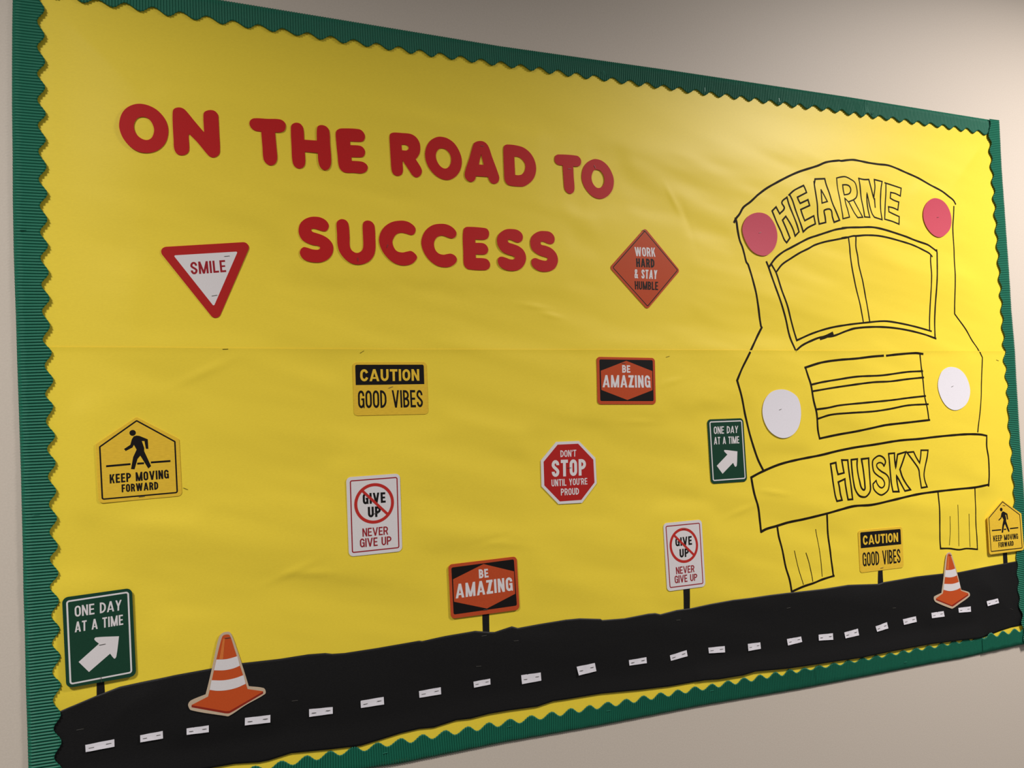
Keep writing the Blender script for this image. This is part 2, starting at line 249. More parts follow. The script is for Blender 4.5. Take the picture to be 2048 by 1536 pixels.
 'bus|name_lettering|2.2|37':'13267,4842 13376,4850 13453,4825 13487,4750 13441,4669 13295,4628c 13277,4727 13267,4842',
 'bus|name_lettering|2.3|38':'13718,5017 13869,5005 14012,5017c 14043,4893 14082,4755 14122,4614c 14139,4696 14174,4872 14172,5029c 14397,5003c 14346,4838 14320,4646 14297,4361 14306,4154c 14088,4194c 14033,4266 13993,4404 13967,4590 13937,4713c 13923,4540 13927,4337 13955,4183c 13807,4182c 13796,4345 13766,4607 13747,4871 13725,5025',
 'bus|name_lettering|2.2|39':'14146,4611 14143,4414',
 'bus|name_lettering|2.3|40':'14472,4982 14667,4949 14947,4899c 14900,4719c 14756,4765 14621,4779c 14600,4650c 14702,4610 14842,4580c 14800,4402c 14666,4441 14532,4456c 14533,4345c 14655,4305 14825,4255c 14794,4084c 14599,4135 14384,4170c 14421,4369 14466,4657 14506,4976',
 'bus|plate_lettering|2.8|41':'12486,-1015 12630,-996c 12638,-1120 12663,-1239c 12825,-1216c 12809,-1091 12795,-953c 12956,-961c 12959,-1138 12970,-1336 12980,-1533 12996,-1769c 12876,-1768c 12853,-1629 12832,-1458 12833,-1343c 12651,-1395c 12668,-1500 12683,-1631 12715,-1766c 12579,-1779c 12546,-1661 12515,-1412 12504,-1217 12486,-1015',
 'bus|plate_lettering|2.8|42':'13050,-959 13215,-952c 13196,-1085 13201,-1244 13223,-1403 13254,-1550 13329,-1595 13355,-1491 13361,-1306 13349,-1120 13327,-960c 13520,-950c 13520,-1103 13518,-1302 13508,-1474 13483,-1631 13379,-1730 13291,-1744 13173,-1703 13080,-1565 13058,-1420 13048,-1209 13050,-959',
 'bus|plate_lettering|2.4|43':'13930,-1138 13972,-1060 13951,-992 13884,-935 13797,-913 13705,-946 13630,-1009 13620,-1135 13646,-1243 13745,-1328 13864,-1402 13910,-1485 13887,-1551 13813,-1586 13745,-1555 13697,-1485 13684,-1425c 13582,-1492c 13583,-1585 13647,-1668 13766,-1732 13874,-1710 13987,-1637 14043,-1507 14043,-1399 13978,-1315 13841,-1240 13742,-1155 13738,-1088 13812,-1058 13890,-1082 13930,-1138',
 'bus|plate_lettering|2.8|44':'14067,-883 14230,-878c 14228,-1006 14249,-1196c 14278,-1062 14318,-909c 14559,-866c 14472,-1032 14364,-1229c 14423,-1395 14520,-1550 14628,-1679c 14461,-1695c 14390,-1569 14327,-1457 14262,-1359c 14267,-1521 14288,-1697c 14118,-1686c 14103,-1537 14095,-1309 14085,-1106 14067,-883',
 'bus|plate_lettering|2.6|45':'14586,-881 14780,-877c 14844,-996 14935,-1124c 14975,-989 14996,-853c 15202,-862c 15159,-1026 15073,-1255 15043,-1390 15060,-1515 15114,-1649c 14945,-1658c 14929,-1521 14911,-1397 14895,-1259 14779,-1102 14586,-881',
 'road_top':'-1714,-3785 -1441,-3690 -1023,-3557 -717,-3474 7,-3412 525,-3389 937,-3373 1510,-3389 1920,-3382 2183,-3399 2288,-3426 2480,-3440 2998,-3433 3689,-3408 3739,-3421 3967,-3402 4142,-3390 4655,-3375 4928,-3429 5005,-3439 5321,-3386 5430,-3428 5815,-3413 6342,-3399 6609,-3409 7016,-3468 7047,-3492 7503,-3518 8005,-3496 8149,-3504 8259,-3539 8625,-3506 8943,-3511 9367,-3482 9879,-3463 10321,-3471 10732,-3468 11150,-3472 11320,-3477 12101,-3492 12728,-3485 13556,-3556 13699,-3535 14622,-3515 15422,-3536 15889,-3558 16364,-3539 17340,-3520 17791,-3508 18100,-3492',
 'road_bot':'-1723,-4807 -665,-4833 471,-4840 807,-4841 1156,-4885 1300,-4883 1632,-4836 2178,-4882 2695,-4916 3024,-4877 3341,-4837 3649,-4821 3897,-4842 4284,-4791 4540,-4806 4854,-4782 5207,-4784 5750,-4806 6049,-4764 6311,-4773 6982,-4782 7779,-4841 8402,-4874 9176,-4878 9484,-4907 10045,-4917 10349,-4888 11051,-4940 11510,-4958 12255,-4979 13027,-5002 13833,-4988 14981,-4990 15890,-5028 16525,-5064 16911,-5018 17127,-4988 17483,-4956 17740,-4955 17983,-4952',
 'dash00':'-1159,-4210 -792,-4196 -791,-4297 -1155,-4307',
 'dash01':'-458,-4197 -161,-4189 -158,-4294 -457,-4294',
 'dash02':'159,-4200 463,-4209 461,-4305 159,-4289',
 'dash03':'972,-4186 1338,-4204 1333,-4313 967,-4293',
 'dash04':'1915,-4219 2275,-4244 2272,-4343 1913,-4333',
 'dash05':'2713,-4219 3082,-4217 3084,-4332 2715,-4330',
 'dash06':'3667,-4220 4036,-4214 4037,-4325 3670,-4325',
 'dash07':'4603,-4210 4903,-4205 4903,-4299 4608,-4307',
 'dash08':'5465,-4232 5834,-4242 5837,-4378 5473,-4381',
 'dash09':'6519,-4242 6882,-4229 6902,-4372 6552,-4395',
 'dash10':'7573,-4278 7937,-4276 7935,-4380 7576,-4373',
 'dash11':'8444,-4316 8806,-4271 8817,-4380 8456,-4415',
 'dash12':'9295,-4293 9664,-4312 9661,-4427 9300,-4397',
 'dash13':'10200,-4344 10496,-4354 10500,-4475 10202,-4477',
 'dash14':'11140,-4377 11499,-4375 11514,-4481 11153,-4501',
 'dash15':'11936,-4396 12308,-4416 12302,-4543 11928,-4510',
 'dash16':'12604,-4438 12967,-4408 12980,-4543 12620,-4558',
 'dash17':'13447,-4424 13757,-4376 13779,-4504 13475,-4536',
 'dash18':'14208,-4371 14572,-4353 14583,-4468 14225,-4488',
 'dash19':'15007,-4330 15367,-4335 15383,-4451 15011,-4441',
 'dash20':'15811,-4320 16194,-4332 16187,-4447 15811,-4421',
 'dash21':'16704,-4283 17072,-4261 17091,-4364 16722,-4390',
 'left_out':'-1971,6366 -1979,5984 -1986,5413 -1990,4845 -1987,4094 -1990,3466 -1984,2723 -1972,2170 -1963,1802 -1952,1160 -1940,639 -1919,-353 -1903,-1432 -1900,-2046 -1888,-2580 -1881,-3287 -1867,-3904 -1859,-4405',
 'left_in':'-1567,6269 -1659,6081 -1570,5882 -1662,5705 -1565,5498 -1666,5312 -1569,5123 -1667,4930 -1564,4732 -1664,4559 -1567,4350 -1660,4180 -1562,3961 -1659,3773 -1553,3574 -1649,3395 -1558,3203 -1649,3019 -1553,2827 -1647,2645 -1547,2434 -1639,2262 -1539,2060 -1634,1881 -1539,1668 -1630,1473 -1521,1287 -1609,1103 -1505,898 -1607,702 -1509,534 -1600,325 -1491,119 -1590,-60 -1487,-258 -1582,-444 -1482,-651 -1573,-828 -1475,-1026 -1568,-1209 -1469,-1417 -1568,-1589 -1466,-1798 -1572,-1974 -1465,-2176 -1560,-2371 -1460,-2572 -1555,-2757 -1456,-2941 -1554,-3150 -1452,-3335 -1549,-3533 -1456,-3735 -1545,-3916 -1451,-4109 -1541,-4305 -1447,-4491',
 'top_out':'847,6833 2464,6812 5546,6767 9220,6798 13524,6800 18242,6763',
 'top_in':'-1064,6461 -894,6541 -675,6457 -508,6551 -296,6455 -126,6550 92,6444 253,6539 475,6446 632,6533 866,6440 1020,6523 1249,6432 1403,6515 1638,6431 1772,6507 2011,6422 2175,6497 2379,6410 2547,6495 2745,6403 2917,6492 3143,6402 3296,6489 3512,6396 3680,6485 3891,6390 4045,6480 4260,6384 4405,6477 4631,6387 4784,6475 5002,6385 5165,6472 5380,6381 5537,6476 5757,6384 5917,6474 6131,6383 6287,6473 6498,6377 6665,6472 6876,6378 7042,6470 7247,6380 7417,6473 7636,6387 7805,6474 8010,6382 8186,6473 8388,6382 8560,6477 8757,6387 8935,6473 9125,6392 9296,6474 9489,6381 9674,6472 9870,6382 10029,6471 10225,6383 10400,6477 10611,6390 10764,6478 10970,6390 11126,6479 11335,6390 11493,6476 11706,6386 11867,6476 12083,6389 12247,6484 12434,6393 12646,6495 12846,6407 13000,6488 13213,6405 13361,6486 13567,6389 13742,6476 13914,6387 14100,6492 14290,6393 14468,6479 14678,6396 14840,6482 15056,6392 15220,6479 15443,6391 15600,6475 15820,6393 15986,6474 16217,6394 16379,6477 16584,6387 16753,6478 16962,6384 17129,6474 17333,6376 17502,6460 17710,6370',
 'right_out':'18235,6783 18237,5469 18243,3763 18233,2267 18257,1279 18221,-239 18220,-1745 18204,-5477',
 'right_in':'17888,6684 17801,6363 17893,6202 17818,6008 17901,5830 17825,5637 17915,5443 17833,5266 17921,5057 17830,4880 17919,4686 17835,4496 17916,4301 17841,4112 17911,3947 17839,3744 17917,3563 17842,3376 17912,3165 17838,2979 17918,2783 17836,2613 17914,2432 17842,2235 17911,2053 17835,1855 17907,1628 17824,1446 17907,1279 17808,1068 17903,886 17829,705 17917,508 17836,344 17904,162 17830,-17 17865,-228 17811,-421 17882,-619 17830,-796 17903,-1009 17834,-1185 17899,-1397 17826,-1557 17881,-1784 17823,-1936 17860,-2117 17790,-2305 17831,-2492 17791,-2675 17824,-2861 17784,-3044 17812,-3230 17768,-3411 17810,-3592 17757,-3778 17803,-3959 17743,-4129 17791,-4325 17736,-4494 17830,-4710 17751,-4891 17820,-5060 17758,-5242 17801,-5408',
 'bottom_out':'2870,-5302 3325,-5322 5051,-5307 6954,-5342 9069,-5344 11428,-5397 12995,-5404 14944,-5410 15853,-5427 17772,-5394 17988,-5390',
 'bottom_in':'1072,-4927 1268,-5016 1463,-4925 1642,-5017 1849,-4916 2010,-5011 2214,-4912 2378,-5006 2595,-4909 2770,-5010 2984,-4918 3147,-5008 3371,-4918 3537,-5017 3737,-4920 3899,-5019 4119,-4921 4284,-5020 4501,-4928 4661,-5026 4862,-4925 5020,-5023 5233,-4931 5412,-5030 5616,-4938 5795,-5034 6003,-4941 6167,-5038 6370,-4941 6537,-5039 6744,-4947 6895,-5039 7112,-4949 7285,-5048 7494,-4957 7661,-5049 7856,-4955 8030,-5052 8219,-4957 8402,-5053 8598,-4963 8775,-5053 8975,-4964 9154,-5058 9358,-4972 9508,-5059 9715,-4968 9890,-5062 10078,-4968 10261,-5064 10455,-4968 10629,-5063 10829,-4971 10997,-5067 11207,-4979 11359,-5064 11180,-4967 11355,-5062 11550,-4996 11723,-5063 11926,-5000 12106,-5071 12304,-5005 12478,-5076 12679,-5008 12856,-5077 13056,-5009 13231,-5080 13429,-5011 13601,-5083 13808,-5013 13989,-5084 14184,-5014 14352,-5086 14555,-5015 14731,-5088 14916,-5014 15105,-5091 15300,-5015 15483,-5089 15654,-5010 15831,-5086 16023,-5007 16202,-5083 16388,-5009 16589,-5082 16780,-4984 16981,-5089 17165,-4991 17352,-5085 17538,-4991 17708,-5083 17877,-4993',
 'seam':'-1794,1361 -1295,1361 782,1338 3543,1320 6280,1312 8892,1304 13237,1288 18421,1280',
 'st|L07':'5081,4892 5131,4893',
 'st|L09':'6763,4632 6814,4634',
 'st|L10':'7310,4732 7323,4705',
 'st|L12':'2870,2836 2874,2779',
 'st|L13':'3380,3084 3353,3016',
 'st|smile':'837,2775 876,2780',
 'st|smile2':'647,2161 683,2168',
 'st|stop':'6509,-766 6559,-766',
 'st|dia':'8268,3587 8322,3581',
 'st|keep1':'-406,-803 -372,-801',
 'st|give1':'3011,-1303 3052,-1303',
 'st|ama2':'4826,-3045 4871,-3046',
 'st|cau1':'3330,711 3372,726',
 'st|cau2':'13647,-3240 13717,-3236',
 'st|give2':'8832,-2032 8887,-2033',
 'st|one1':'9888,-30 9947,-29',
 'st|one2':'-948,-2847 -903,-2843',
 'st|one2b':'-947,-3309 -943,-3344',
 'st|keep2':'17421,-2210 17469,-2220',
 'st|cone1':'732,-2970 767,-2971',
 'st|cone2':'15637,-3158 15682,-3162',
 'st|ama1':'7694,1084 7747,1081',
 'st|dpl':'10998,3687 11036,3699',
 'st|dpr':'15944,4305 16022,4315',
 'st|dwl':'11229,126 11293,144',
 'st|dwr':'16016,502 16080,523',
 'st|pl1':'782,1342 825,1344',
 'st|pl2':'2877,1288 2918,1312',
 'st|pl3':'8651,1191 8707,1205',
 'st|pl4':'17600,1097 17665,1079',
 'st|thr':'172,-713 241,-747',
 'st|tp1':'7604,6546 7618,6500',
 'st|tp2':'9857,6526 9863,6436',
 'st|tp3':'11684,6529 11703,6437',
 'st|tp4':'14230,6562 14250,6453',
 'st|lf1':'-1892,3036 -1843,3038',
 'st|lf2':'-1788,-962 -1678,-970',
 'st|bt1':'3055,-5096 3112,-5095',
 'st|bt2':'5198,-5049 5243,-5048',
 'st|bt3':'9298,-5095 9354,-5095',
 'st|bt4':'7077,-5100 7168,-5102',
 'st|bt5':'14179,-5263 14250,-5263',
 'st|rd1':'4782,-3476 4836,-3475',
 'st|rd2':'5349,-3634 5423,-3636',
 'st|rd3':'4674,-3966 4727,-3970',
 'st|rd4':'8614,-3692 8669,-3694',
 'st|rd5':'11157,-3773 11232,-3772',
 'st|rd6':'13911,-4098 13995,-4104',
 'st|rd7':'-1263,-3991 -1182,-3988',
 'st|rd8':'1661,-4052 1744,-4053',
 'st|rd9':'17482,-4543 17544,-4572',
}
def get(name):
    pts, fl = [], []
    for tok in TR[name].split():
        k = tok.endswith('c'); x, z = tok.rstrip('c').split(',')
        pts.append(Vector((int(x)*1e-4, int(z)*1e-4 + CAM_Z))); fl.append(k)
    return pts, fl

def catmull(pts, fl, closed, n=5):
    """smooth curve through the points, sharp where flagged"""
    out = []; N = len(pts)
    for i in range(N if closed else N-1):
        p1, p2 = pts[i], pts[(i+1) % N]
        p0 = pts[i-1] if (i > 0 or closed) else p1
        p3 = pts[(i+2) % N] if (closed or i+2 < N) else p2
        L = (p2-p1).length
        def tan(a, b, c, flag):
            if flag or a == b or b == c: return None
            d = (c-a); return d.normalized()*L if d.length > 0 else None
        t1 = tan(p0, p1, p2, fl[i]); t2 = tan(p1, p2, p3, fl[(i+1) % N])
        if t1 is None: t1 = (p2-p1)
        if t2 is None: t2 = (p2-p1)
        for k in range(n):
            t = k/n; a = 2*t**3-3*t*t+1; b = t**3-2*t*t+t; cc = -2*t**3+3*t*t; d = t**3-t*t
            out.append(p1*a + t1*b + p2*cc + t2*d)
    if not closed: out.append(pts[-1])
    return out
def smooth(name, n=5, closed=True):
    return catmull(*get(name), closed, n)
def rounded(pts, r, n=6):
    """polygon with rounded corners; r one radius or one per corner"""
    out = []; N = len(pts)
    for i in range(N):
        p, a, b = pts[i], pts[i-1], pts[(i+1) % N]
        ri = r[i] if isinstance(r, (list, tuple)) else r
        if ri <= 0: out.append(p.copy()); continue
        u, v = (a-p).normalized(), (b-p).normalized()
        ang = u.angle(v); d = min(ri/math.tan(ang/2), (a-p).length*0.45, (b-p).length*0.45); rr = d*math.tan(ang/2)
        cen = p + (u+v).normalized()*(rr/math.sin(ang/2))
        s0, s1 = p+u*d-cen, p+v*d-cen
        a0 = math.atan2(s0.y, s0.x); da = math.atan2(s1.y, s1.x)-a0
        while da > math.pi: da -= 2*math.pi
        while da < -math.pi: da += 2*math.pi
        for k in range(n+1):
            t = a0+da*k/n; out.append(cen+Vector((math.cos(t), math.sin(t)))*rr)
    return out

# ============================================================ the paper's relief (metres off the wall)
def interp(tab, x):
    if x <= tab[0][0]: (x0, y0), (x1, y1) = tab[0], tab[1]
    elif x >= tab[-1][0]: (x0, y0), (x1, y1) = tab[-2], tab[-1]
    else:
        for k in range(len(tab)-1):
            if tab[k][0] <= x <= tab[k+1][0]: break
        (x0, y0), (x1, y1) = tab[k], tab[k+1]
    return y0+(y1-y0)*(x-x0)/(x1-x0)
SEAM = sorted((p.x, p.y) for p in get('seam')[0])
X0, X1 = -0.199, 1.826
TOPZ = lambda x: interp(TOPT, x)
TOPT = sorted((p.x, p.y) for p in get('top_out')[0])
BOTT = sorted((p.x, p.y) for p in get('bottom_out')[0])
LEFTT = sorted((p.y, p.x) for p in get('left_out')[0])
RIGHTT = sorted((p.y, p.x) for p in get('right_out')[0])
NZ = noise.noise
def relief0(x, z):
    """broad slack waves, diagonal ripples and small puckers; held flat at the borders"""
    zt = interp(TOPT, x); zb = interp(BOTT, x)
    e = max(0.0, min(x-X0, X1-x, zt-z, z-zb)); e = min(1.0, max(0.0, (e-0.058)/0.12)); e = e*e*(3-2*e)
    w = NZ(Vector((x*1.7, z*7.5+x*1.6, 3.1)))*0.5+0.5
    w2 = NZ(Vector((x*4.2+5, z*17+x*5, 8.7)))*0.5+0.5
    w3 = NZ(Vector((x*11, z*42+x*8, 1.3)))*0.5+0.5
    h = 0.0066*w + 0.0046*w2 + 0.0008*w3
    for (cx, cz, dx, dz, L, wd, am) in CREASES:
        ux, uz = x-cx, z-cz; a = ux*dx+uz*dz; b = -ux*dz+uz*dx
        if abs(a) < L*1.5 and abs(b) < wd*4:
            h += am*math.exp(-(a/L)**2*2)*math.exp(-(b/wd)**2)
    # the sheets pull up along the seam
    dzs = z-interp(SEAM, x)
    if abs(dzs) < 0.08: h += 0.0007*math.exp(-(dzs/0.02)**2)
    return (0.10+0.90*e)*h
PRESS = []
def relief(x, z):
    h = relief0(x, z)
    w0 = 1.0; sm = 0.0; sw = 0.0
    for cx, cz, rx, rz, h0 in PRESS:                 # stapled cut-outs hold the paper flat beneath them
        dx = abs(x-cx)-rx; dz = abs(z-cz)-rz
        if dx < 0.06 and dz < 0.06:
            q = math.hypot(max(dx, 0), max(dz, 0))/0.06
            if q < 1: m = 1-q*q*(3-2*q); w0 *= 1-m; sm += m*m*h0; sw += m*m
    if sw > 0: w0 += 0.2; h = (h*w0+sm)/(w0+sw)
    return h
CREASES = []
def crease(x, z, ang, L, wd, am):
    CREASES.append((x, z+CAM_Z, math.cos(math.radians(ang)), math.sin(math.radians(ang)), L, wd, am))
for cr in ((0.90, 0.42, -60, 0.04, 0.005, 0.0007), (0.93, 0.38, -72, 0.05, 0.007, -0.0006), (0.60, 0.21, -8, 0.04, 0.004, 0.0009), (0.63, 0.195, -12, 0.03, 0.004, 0.0009),
           (0.53, -0.20, -10, 0.05, 0.004, 0.0010), (0.50, -0.19, 8, 0.04, 0.004, -0.0008), (0.17, -0.21, 20, 0.05, 0.005, 0.0009), (0.20, -0.215, -5, 0.05, 0.005, 0.0009),
           (0.80, 0.00, -4, 0.05, 0.005, 0.0010), (1.10, -0.15, -10, 0.05, 0.004, 0.0010), (1.02, -0.18, 15, 0.05, 0.005, 0.0008), (0.05, 0.10, 25, 0.06, 0.006, 0.0009), (0.86, 0.07, 12, 0.05, 0.005, 0.0009)):
    crease(*cr)
PAPER = 0.0015
for key in TR:
    if key.endswith('_card') or (key[0] == 'L' and key[1:].isdigit() and key != 'L00') or key.startswith('disc_'):
        pp = get(key)[0]; xs_ = [p.x for p in pp]; zs_ = [p.y for p in pp]
        cx_, cz_ = (min(xs_)+max(xs_))/2, (min(zs_)+max(zs_))/2
        PRESS.append((cx_, cz_, (max(xs_)-min(xs_))/2, (max(zs_)-min(zs_))/2, relief0(cx_, cz_)))
def surf(x, z):
    """front of the yellow paper"""
    d = PAPER + relief(x, z)
    top = interp(SEAM, x)+0.002
    if z < top: d += 0.0007+0.0006*max(0.0, 1-(top-z)/0.006)
    return d

# ============================================================ object helpers
def tag(o, label=None, cat=None, group=None, kind=None):
    if label: o['label'] = label
    if cat: o['category'] = cat
    if group: o['group'] = group
    if kind: o['kind'] = kind
    return o
def mesh_obj(name, verts, faces, m, parent=None, smooth_shade=False, origin=None):
    if parent is not None: org = parent.location.copy()
    elif origin is not None: org = Vector(origin)
    else:
        n = len(verts); org = Vector((sum(v[0] for v in verts)/n, 0.0, min(v[2] for v in verts)))
    me = bpy.data.meshes.new(name); me.from_pydata([(v[0]-org.x, v[1]-org.y, v[2]-org.z) for v in verts], [], faces)
    me.materials.append(m); me.validate(); me.update()
    if smooth_shade: me.polygons.foreach_set('use_smooth', [True]*len(me.polygons))
    o = bpy.data.objects.new(name, me); COL.objects.link(o)
    if parent is not None: o.parent = parent
    else: o.location = org
    return o
def root(name, x, d, z):
    o = bpy.data.objects.new(name, None); COL.objects.link(o); o.location = (x, -d, z); o.empty_display_size = 0.02
    return o
def plate(loops, d0, d1):
    """a flat cut-out: outline(s) filled, from depth d0 (back) to d1 (front)"""
    loops = [list(l) for l in loops]
    tris = tessellate_polygon([[Vector((p.x, p.y, 0)) for p in l] for l in loops])
    flat = [p for l in loops for p in l]; n = len(flat); F = []
    def area2(a, b, c): return (flat[b].x-flat[a].x)*(flat[c].y-flat[a].y)-(flat[b].y-flat[a].y)*(flat[c].x-flat[a].x)
    V = [(p.x, -d1, p.y) for p in flat]
    for a, b, c in tris:
        if area2(a, b, c) < 0: a, b = b, a
        F.append((a, b, c))
    if d0 is not None and d0 < d1:
        V += [(p.x, -d0, p.y) for p in flat]
        F += [(c+n, b+n, a+n) for a, b, c in F]
        k = 0
        for i, l in enumerate(loops):
            N = len(l); A = sum(l[j-1].x*l[j].y-l[j].x*l[j-1].y for j in range(N))
            for j in range(N):
                a, b = k+j, k+(j+1) % N
                q = (a, a+n, b+n, b)
                if (A > 0) == (i > 0): q = q[::-1]
                F.append(q)
            k += N
    return V, F
def outline_band(pts, w):
    """closed line of width w"""
    N = len(pts); a, b = [], []
    for i in range(N):
        p, q, r = pts[i-1], pts[i], pts[(i+1) % N]
        t1, t2 = (q-p), (r-q)
        if t1.length < 1e-9: t1 = t2
        if t2.length < 1e-9: t2 = t1
        t1.normalize(); t2.normalize(); n1 = Vector((-t1.y, t1.x)); n2 = Vector((-t2.y, t2.x)); m = n1+n2
        if m.length < 1e-6: m = n1
        m.normalize(); k = 1/max(0.4, m.dot(n1))
        a.append(q+m*(w/2*k)); b.append(q-m*(w/2*k))
    return a, b
def band_mesh(pts, w, d):
    a, b = outline_band(pts, w); N = len(pts)
    V = [(p.x, -d, p.y) for p in a+b]; F = []
    for i in range(N):
        j = (i+1) % N; F.append((i, j, j+N, i+N))
    return fix(V, F)
def fix(V, F):
    """faces wound towards the room"""
    out = []
    for f in F:
        a = 0
        for i in range(len(f)):
            p, q = V[f[i-1]], V[f[i]]; a += p[0]*q[2]-q[0]*p[2]
        out.append(tuple(f) if a > 0 else tuple(reversed(f)))
    return V, out
def merge(parts):
    V, F = [], []
    for v, f in parts:
        n = len(V); V += v; F += [tuple(i+n for i in q) for q in f]
    return V, F
def top_d(loop, fn=surf, step=0.012):
    """rest a stiff cut-out on the relief below it"""
    x0, x1 = min(p.x for p in loop), max(p.x for p in loop); z0, z1 = min(p.y for p in loop), max(p.y for p in loop)
    m = 0
    nx, nz = max(2, int((x1-x0)/step)), max(2, int((z1-z0)/step))
    for i in range(nx+1):
        for j in range(nz+1): m = max(m, fn(x0+(x1-x0)*i/nx, z0+(z1-z0)*j/nz))
    return m
def staple(key, parent, d, length=None, m='steel'):
    (a, b), _ = get('st|'+key); c = (a+b)/2; t = (b-a).normalized(); L = length or max(0.006, min(0.011, (b-a).length)); n = Vector((-t.y, t.x))
    w = 0.00022; a, b = c-t*L/2, c+t*L/2
    V = []
    for p in (a, b):
        for sgn in (-1, 1):
            q = p+n*w*sgn; V.append((q.x, -d+0.0001, q.y)); V.append((q.x, -d-0.0007, q.y))
    F = [(0, 2, 6, 4), (1, 5, 7, 3), (0, 4, 5, 1), (2, 3, 7, 6), (0, 1, 3, 2), (4, 6, 7, 5)]
    return mesh_obj('staple', V, F, M[m], parent)

# ============================================================ condensed sign alphabet
def ribbon2(path, t, closed=False):
    N = len(path); P = [Vector(p) for p in path]; L, R = [], []
    for i in range(N):
        if closed: a, b = P[i-1], P[(i+1) % N]
        else: a, b = P[max(i-1, 0)], P[min(i+1, N-1)]
        t1 = (P[i]-a) if (P[i]-a).length > 1e-9 else (b-P[i]); t2 = (b-P[i]) if (b-P[i]).length > 1e-9 else (P[i]-a)
        t1 = t1.normalized(); t2 = t2.normalized(); n1 = Vector((-t1.y, t1.x)); m = (n1+Vector((-t2.y, t2.x)))
        m = m.normalized() if m.length > 1e-6 else n1
        k = (t/2)/max(0.5, m.dot(n1)); L.append(P[i]+m*k); R.append(P[i]-m*k)
    return [[L[i], L[(i+1) % N], R[(i+1) % N], R[i]] for i in range(N if closed else N-1)]
def arc(cx, cz, rx, rz, a0, a1, n=7):
    return [(cx+rx*math.cos(math.radians(a0+(a1-a0)*k/n)), cz+rz*math.sin(math.radians(a0+(a1-a0)*k/n))) for k in range(n+1)]
def glyph(ch, W, t):
    h = t/2; k = t*1.0
    R = lambda x0, z0, x1, z1: [[Vector((x0, z0)), Vector((x1, z0)), Vector((x1, z1)), Vector((x0, z1))]]
    Q = lambda *p: [[Vector(q) for q in p]]
    r = max(0.02, (W-t)/2); rz = min(r*1.25, 0.5-h-0.02)
    def cap(z):            # where an open letter's stroke ends, as an angle on its bowl
        q = (z-(1-h-rz))/rz
        return math.degrees(math.asin(min(0.8, q))) if q > 0 else 0
    ca = cap(0.68); tip = lambda z: [] if ca > 0 else [(W-h, min(z, 1-h-rz-0.02) if z > 0.5 else max(z, h+rz+0.02))]
    if ch == ' ': return W*0.55, []
    if ch == 'I': return t, R(0, 0, t, 1)
    if ch == "'": return t*0.8, Q((t*0.05, 1), (t*0.1, 0.7), (t*0.55, 0.7), (t*0.85, 1))
    if ch == 'T': return W*0.95, R(0, 1-t, W*0.95, 1)+R(W*0.475-h, 0, W*0.475+h, 1-t)
    if ch == 'L': return W*0.85, R(0, 0, t, 1)+R(t, 0, W*0.85, t)
    if ch == 'E': return W*0.88, R(0, 0, t, 1)+R(t, 0, W*0.88, t)+R(t, 1-t, W*0.86, 1)+R(t, 0.5-h*0.9, W*0.8, 0.5+h*0.9)
    if ch == 'F': return W*0.85, R(0, 0, t, 1)+R(t, 1-t, W*0.85, 1)+R(t, 0.5-h, W*0.78, 0.5+h*0.8)
    if ch == 'H': return W, R(0, 0, t, 1)+R(W-t, 0, W, 1)+R(t, 0.5-h, W-t, 0.5+h)
    if ch == 'N': return W, R(0, 0, t, 1)+R(W-t, 0, W, 1)+Q((0, 1), (k, 1), (W, 0), (W-k, 0))
    if ch == 'M':
        w = W*1.42; return w, R(0, 0, t, 1)+R(w-t, 0, w, 1)+Q((0, 1), (k, 1), (w/2+k*0.5, 0), (w/2-k*0.5, 0))+Q((w-k, 1), (w, 1), (w/2+k*0.5, 0), (w/2-k*0.5, 0))
    if ch == 'A':
        w = W*1.22; a = k*0.52; return w, Q((0, 0), (k, 0), (w/2-a+k, 1), (w/2-a, 1))+Q((w-k, 0), (w, 0), (w/2+a, 1), (w/2+a-k, 1))+R(w*0.2, 0.2, w*0.8, 0.2+t*0.7)
    if ch == 'V':
        w = W*1.18; a = k*0.52; return w, Q((0, 1), (k, 1), (w/2-a+k, 0), (w/2-a, 0))+Q((w-k, 1), (w, 1), (w/2+a, 0), (w/2+a-k, 0))
    if ch == 'W':
        w = W*1.7; q = w/4; a = k*0.5; o = []
        for x0, x1 in ((k/2, q+k*0.2), (w/2, q+k*0.2), (w/2, w-q-k*0.2), (w-k/2, w-q-k*0.2)): o += Q((x0-k/2, 1), (x0+k/2, 1), (x1+k/2, 0), (x1-k/2, 0))
        return w, o
    if ch == 'Y': return W*1.05, Q((0, 1), (k, 1), (W*0.525+h, 0.42), (W*0.525-h, 0.42))+Q((W*1.05-k, 1), (W*1.05, 1), (W*0.525+h, 0.42), (W*0.525-h, 0.42))+R(W*0.525-h, 0, W*0.525+h, 0.46)
    if ch == 'Z': return W*0.95, R(0, 1-t, W*0.95, 1)+R(0, 0, W*0.95, t)+Q((W*0.95-k*1.3, 1), (W*0.95, 1), (k*1.3, 0), (0, 0))
    if ch == 'K': return W*1.03, R(0, 0, t, 1)+Q((t, 0.28), (t, 0.56), (W-k, 1), (W+t*0.12, 1))+Q((t+(W-t)*0.12, 0.52), (t+(W-t)*0.42, 0.74), (W*1.03, 0), (W*1.03-k, 0))
    if ch == 'O': return W, ribbon2(arc(W/2, 1-h-rz, r, rz, 0, 180)+arc(W/2, h+rz, r, rz, 180, 360), t, True)
    if ch == 'U': return W, ribbon2([(h, 1), (h, 0.6)]+arc(W/2, h+rz, r, rz, 180, 360)+[(W-h, 0.6), (W-h, 1)], t)
    if ch == 'C': return W*0.97, ribbon2(tip(0.66)+arc(W/2, 1-h-rz, r, rz, ca, 180)+arc(W/2, h+rz, r, rz, 180, 360-ca)+tip(0.34), t)
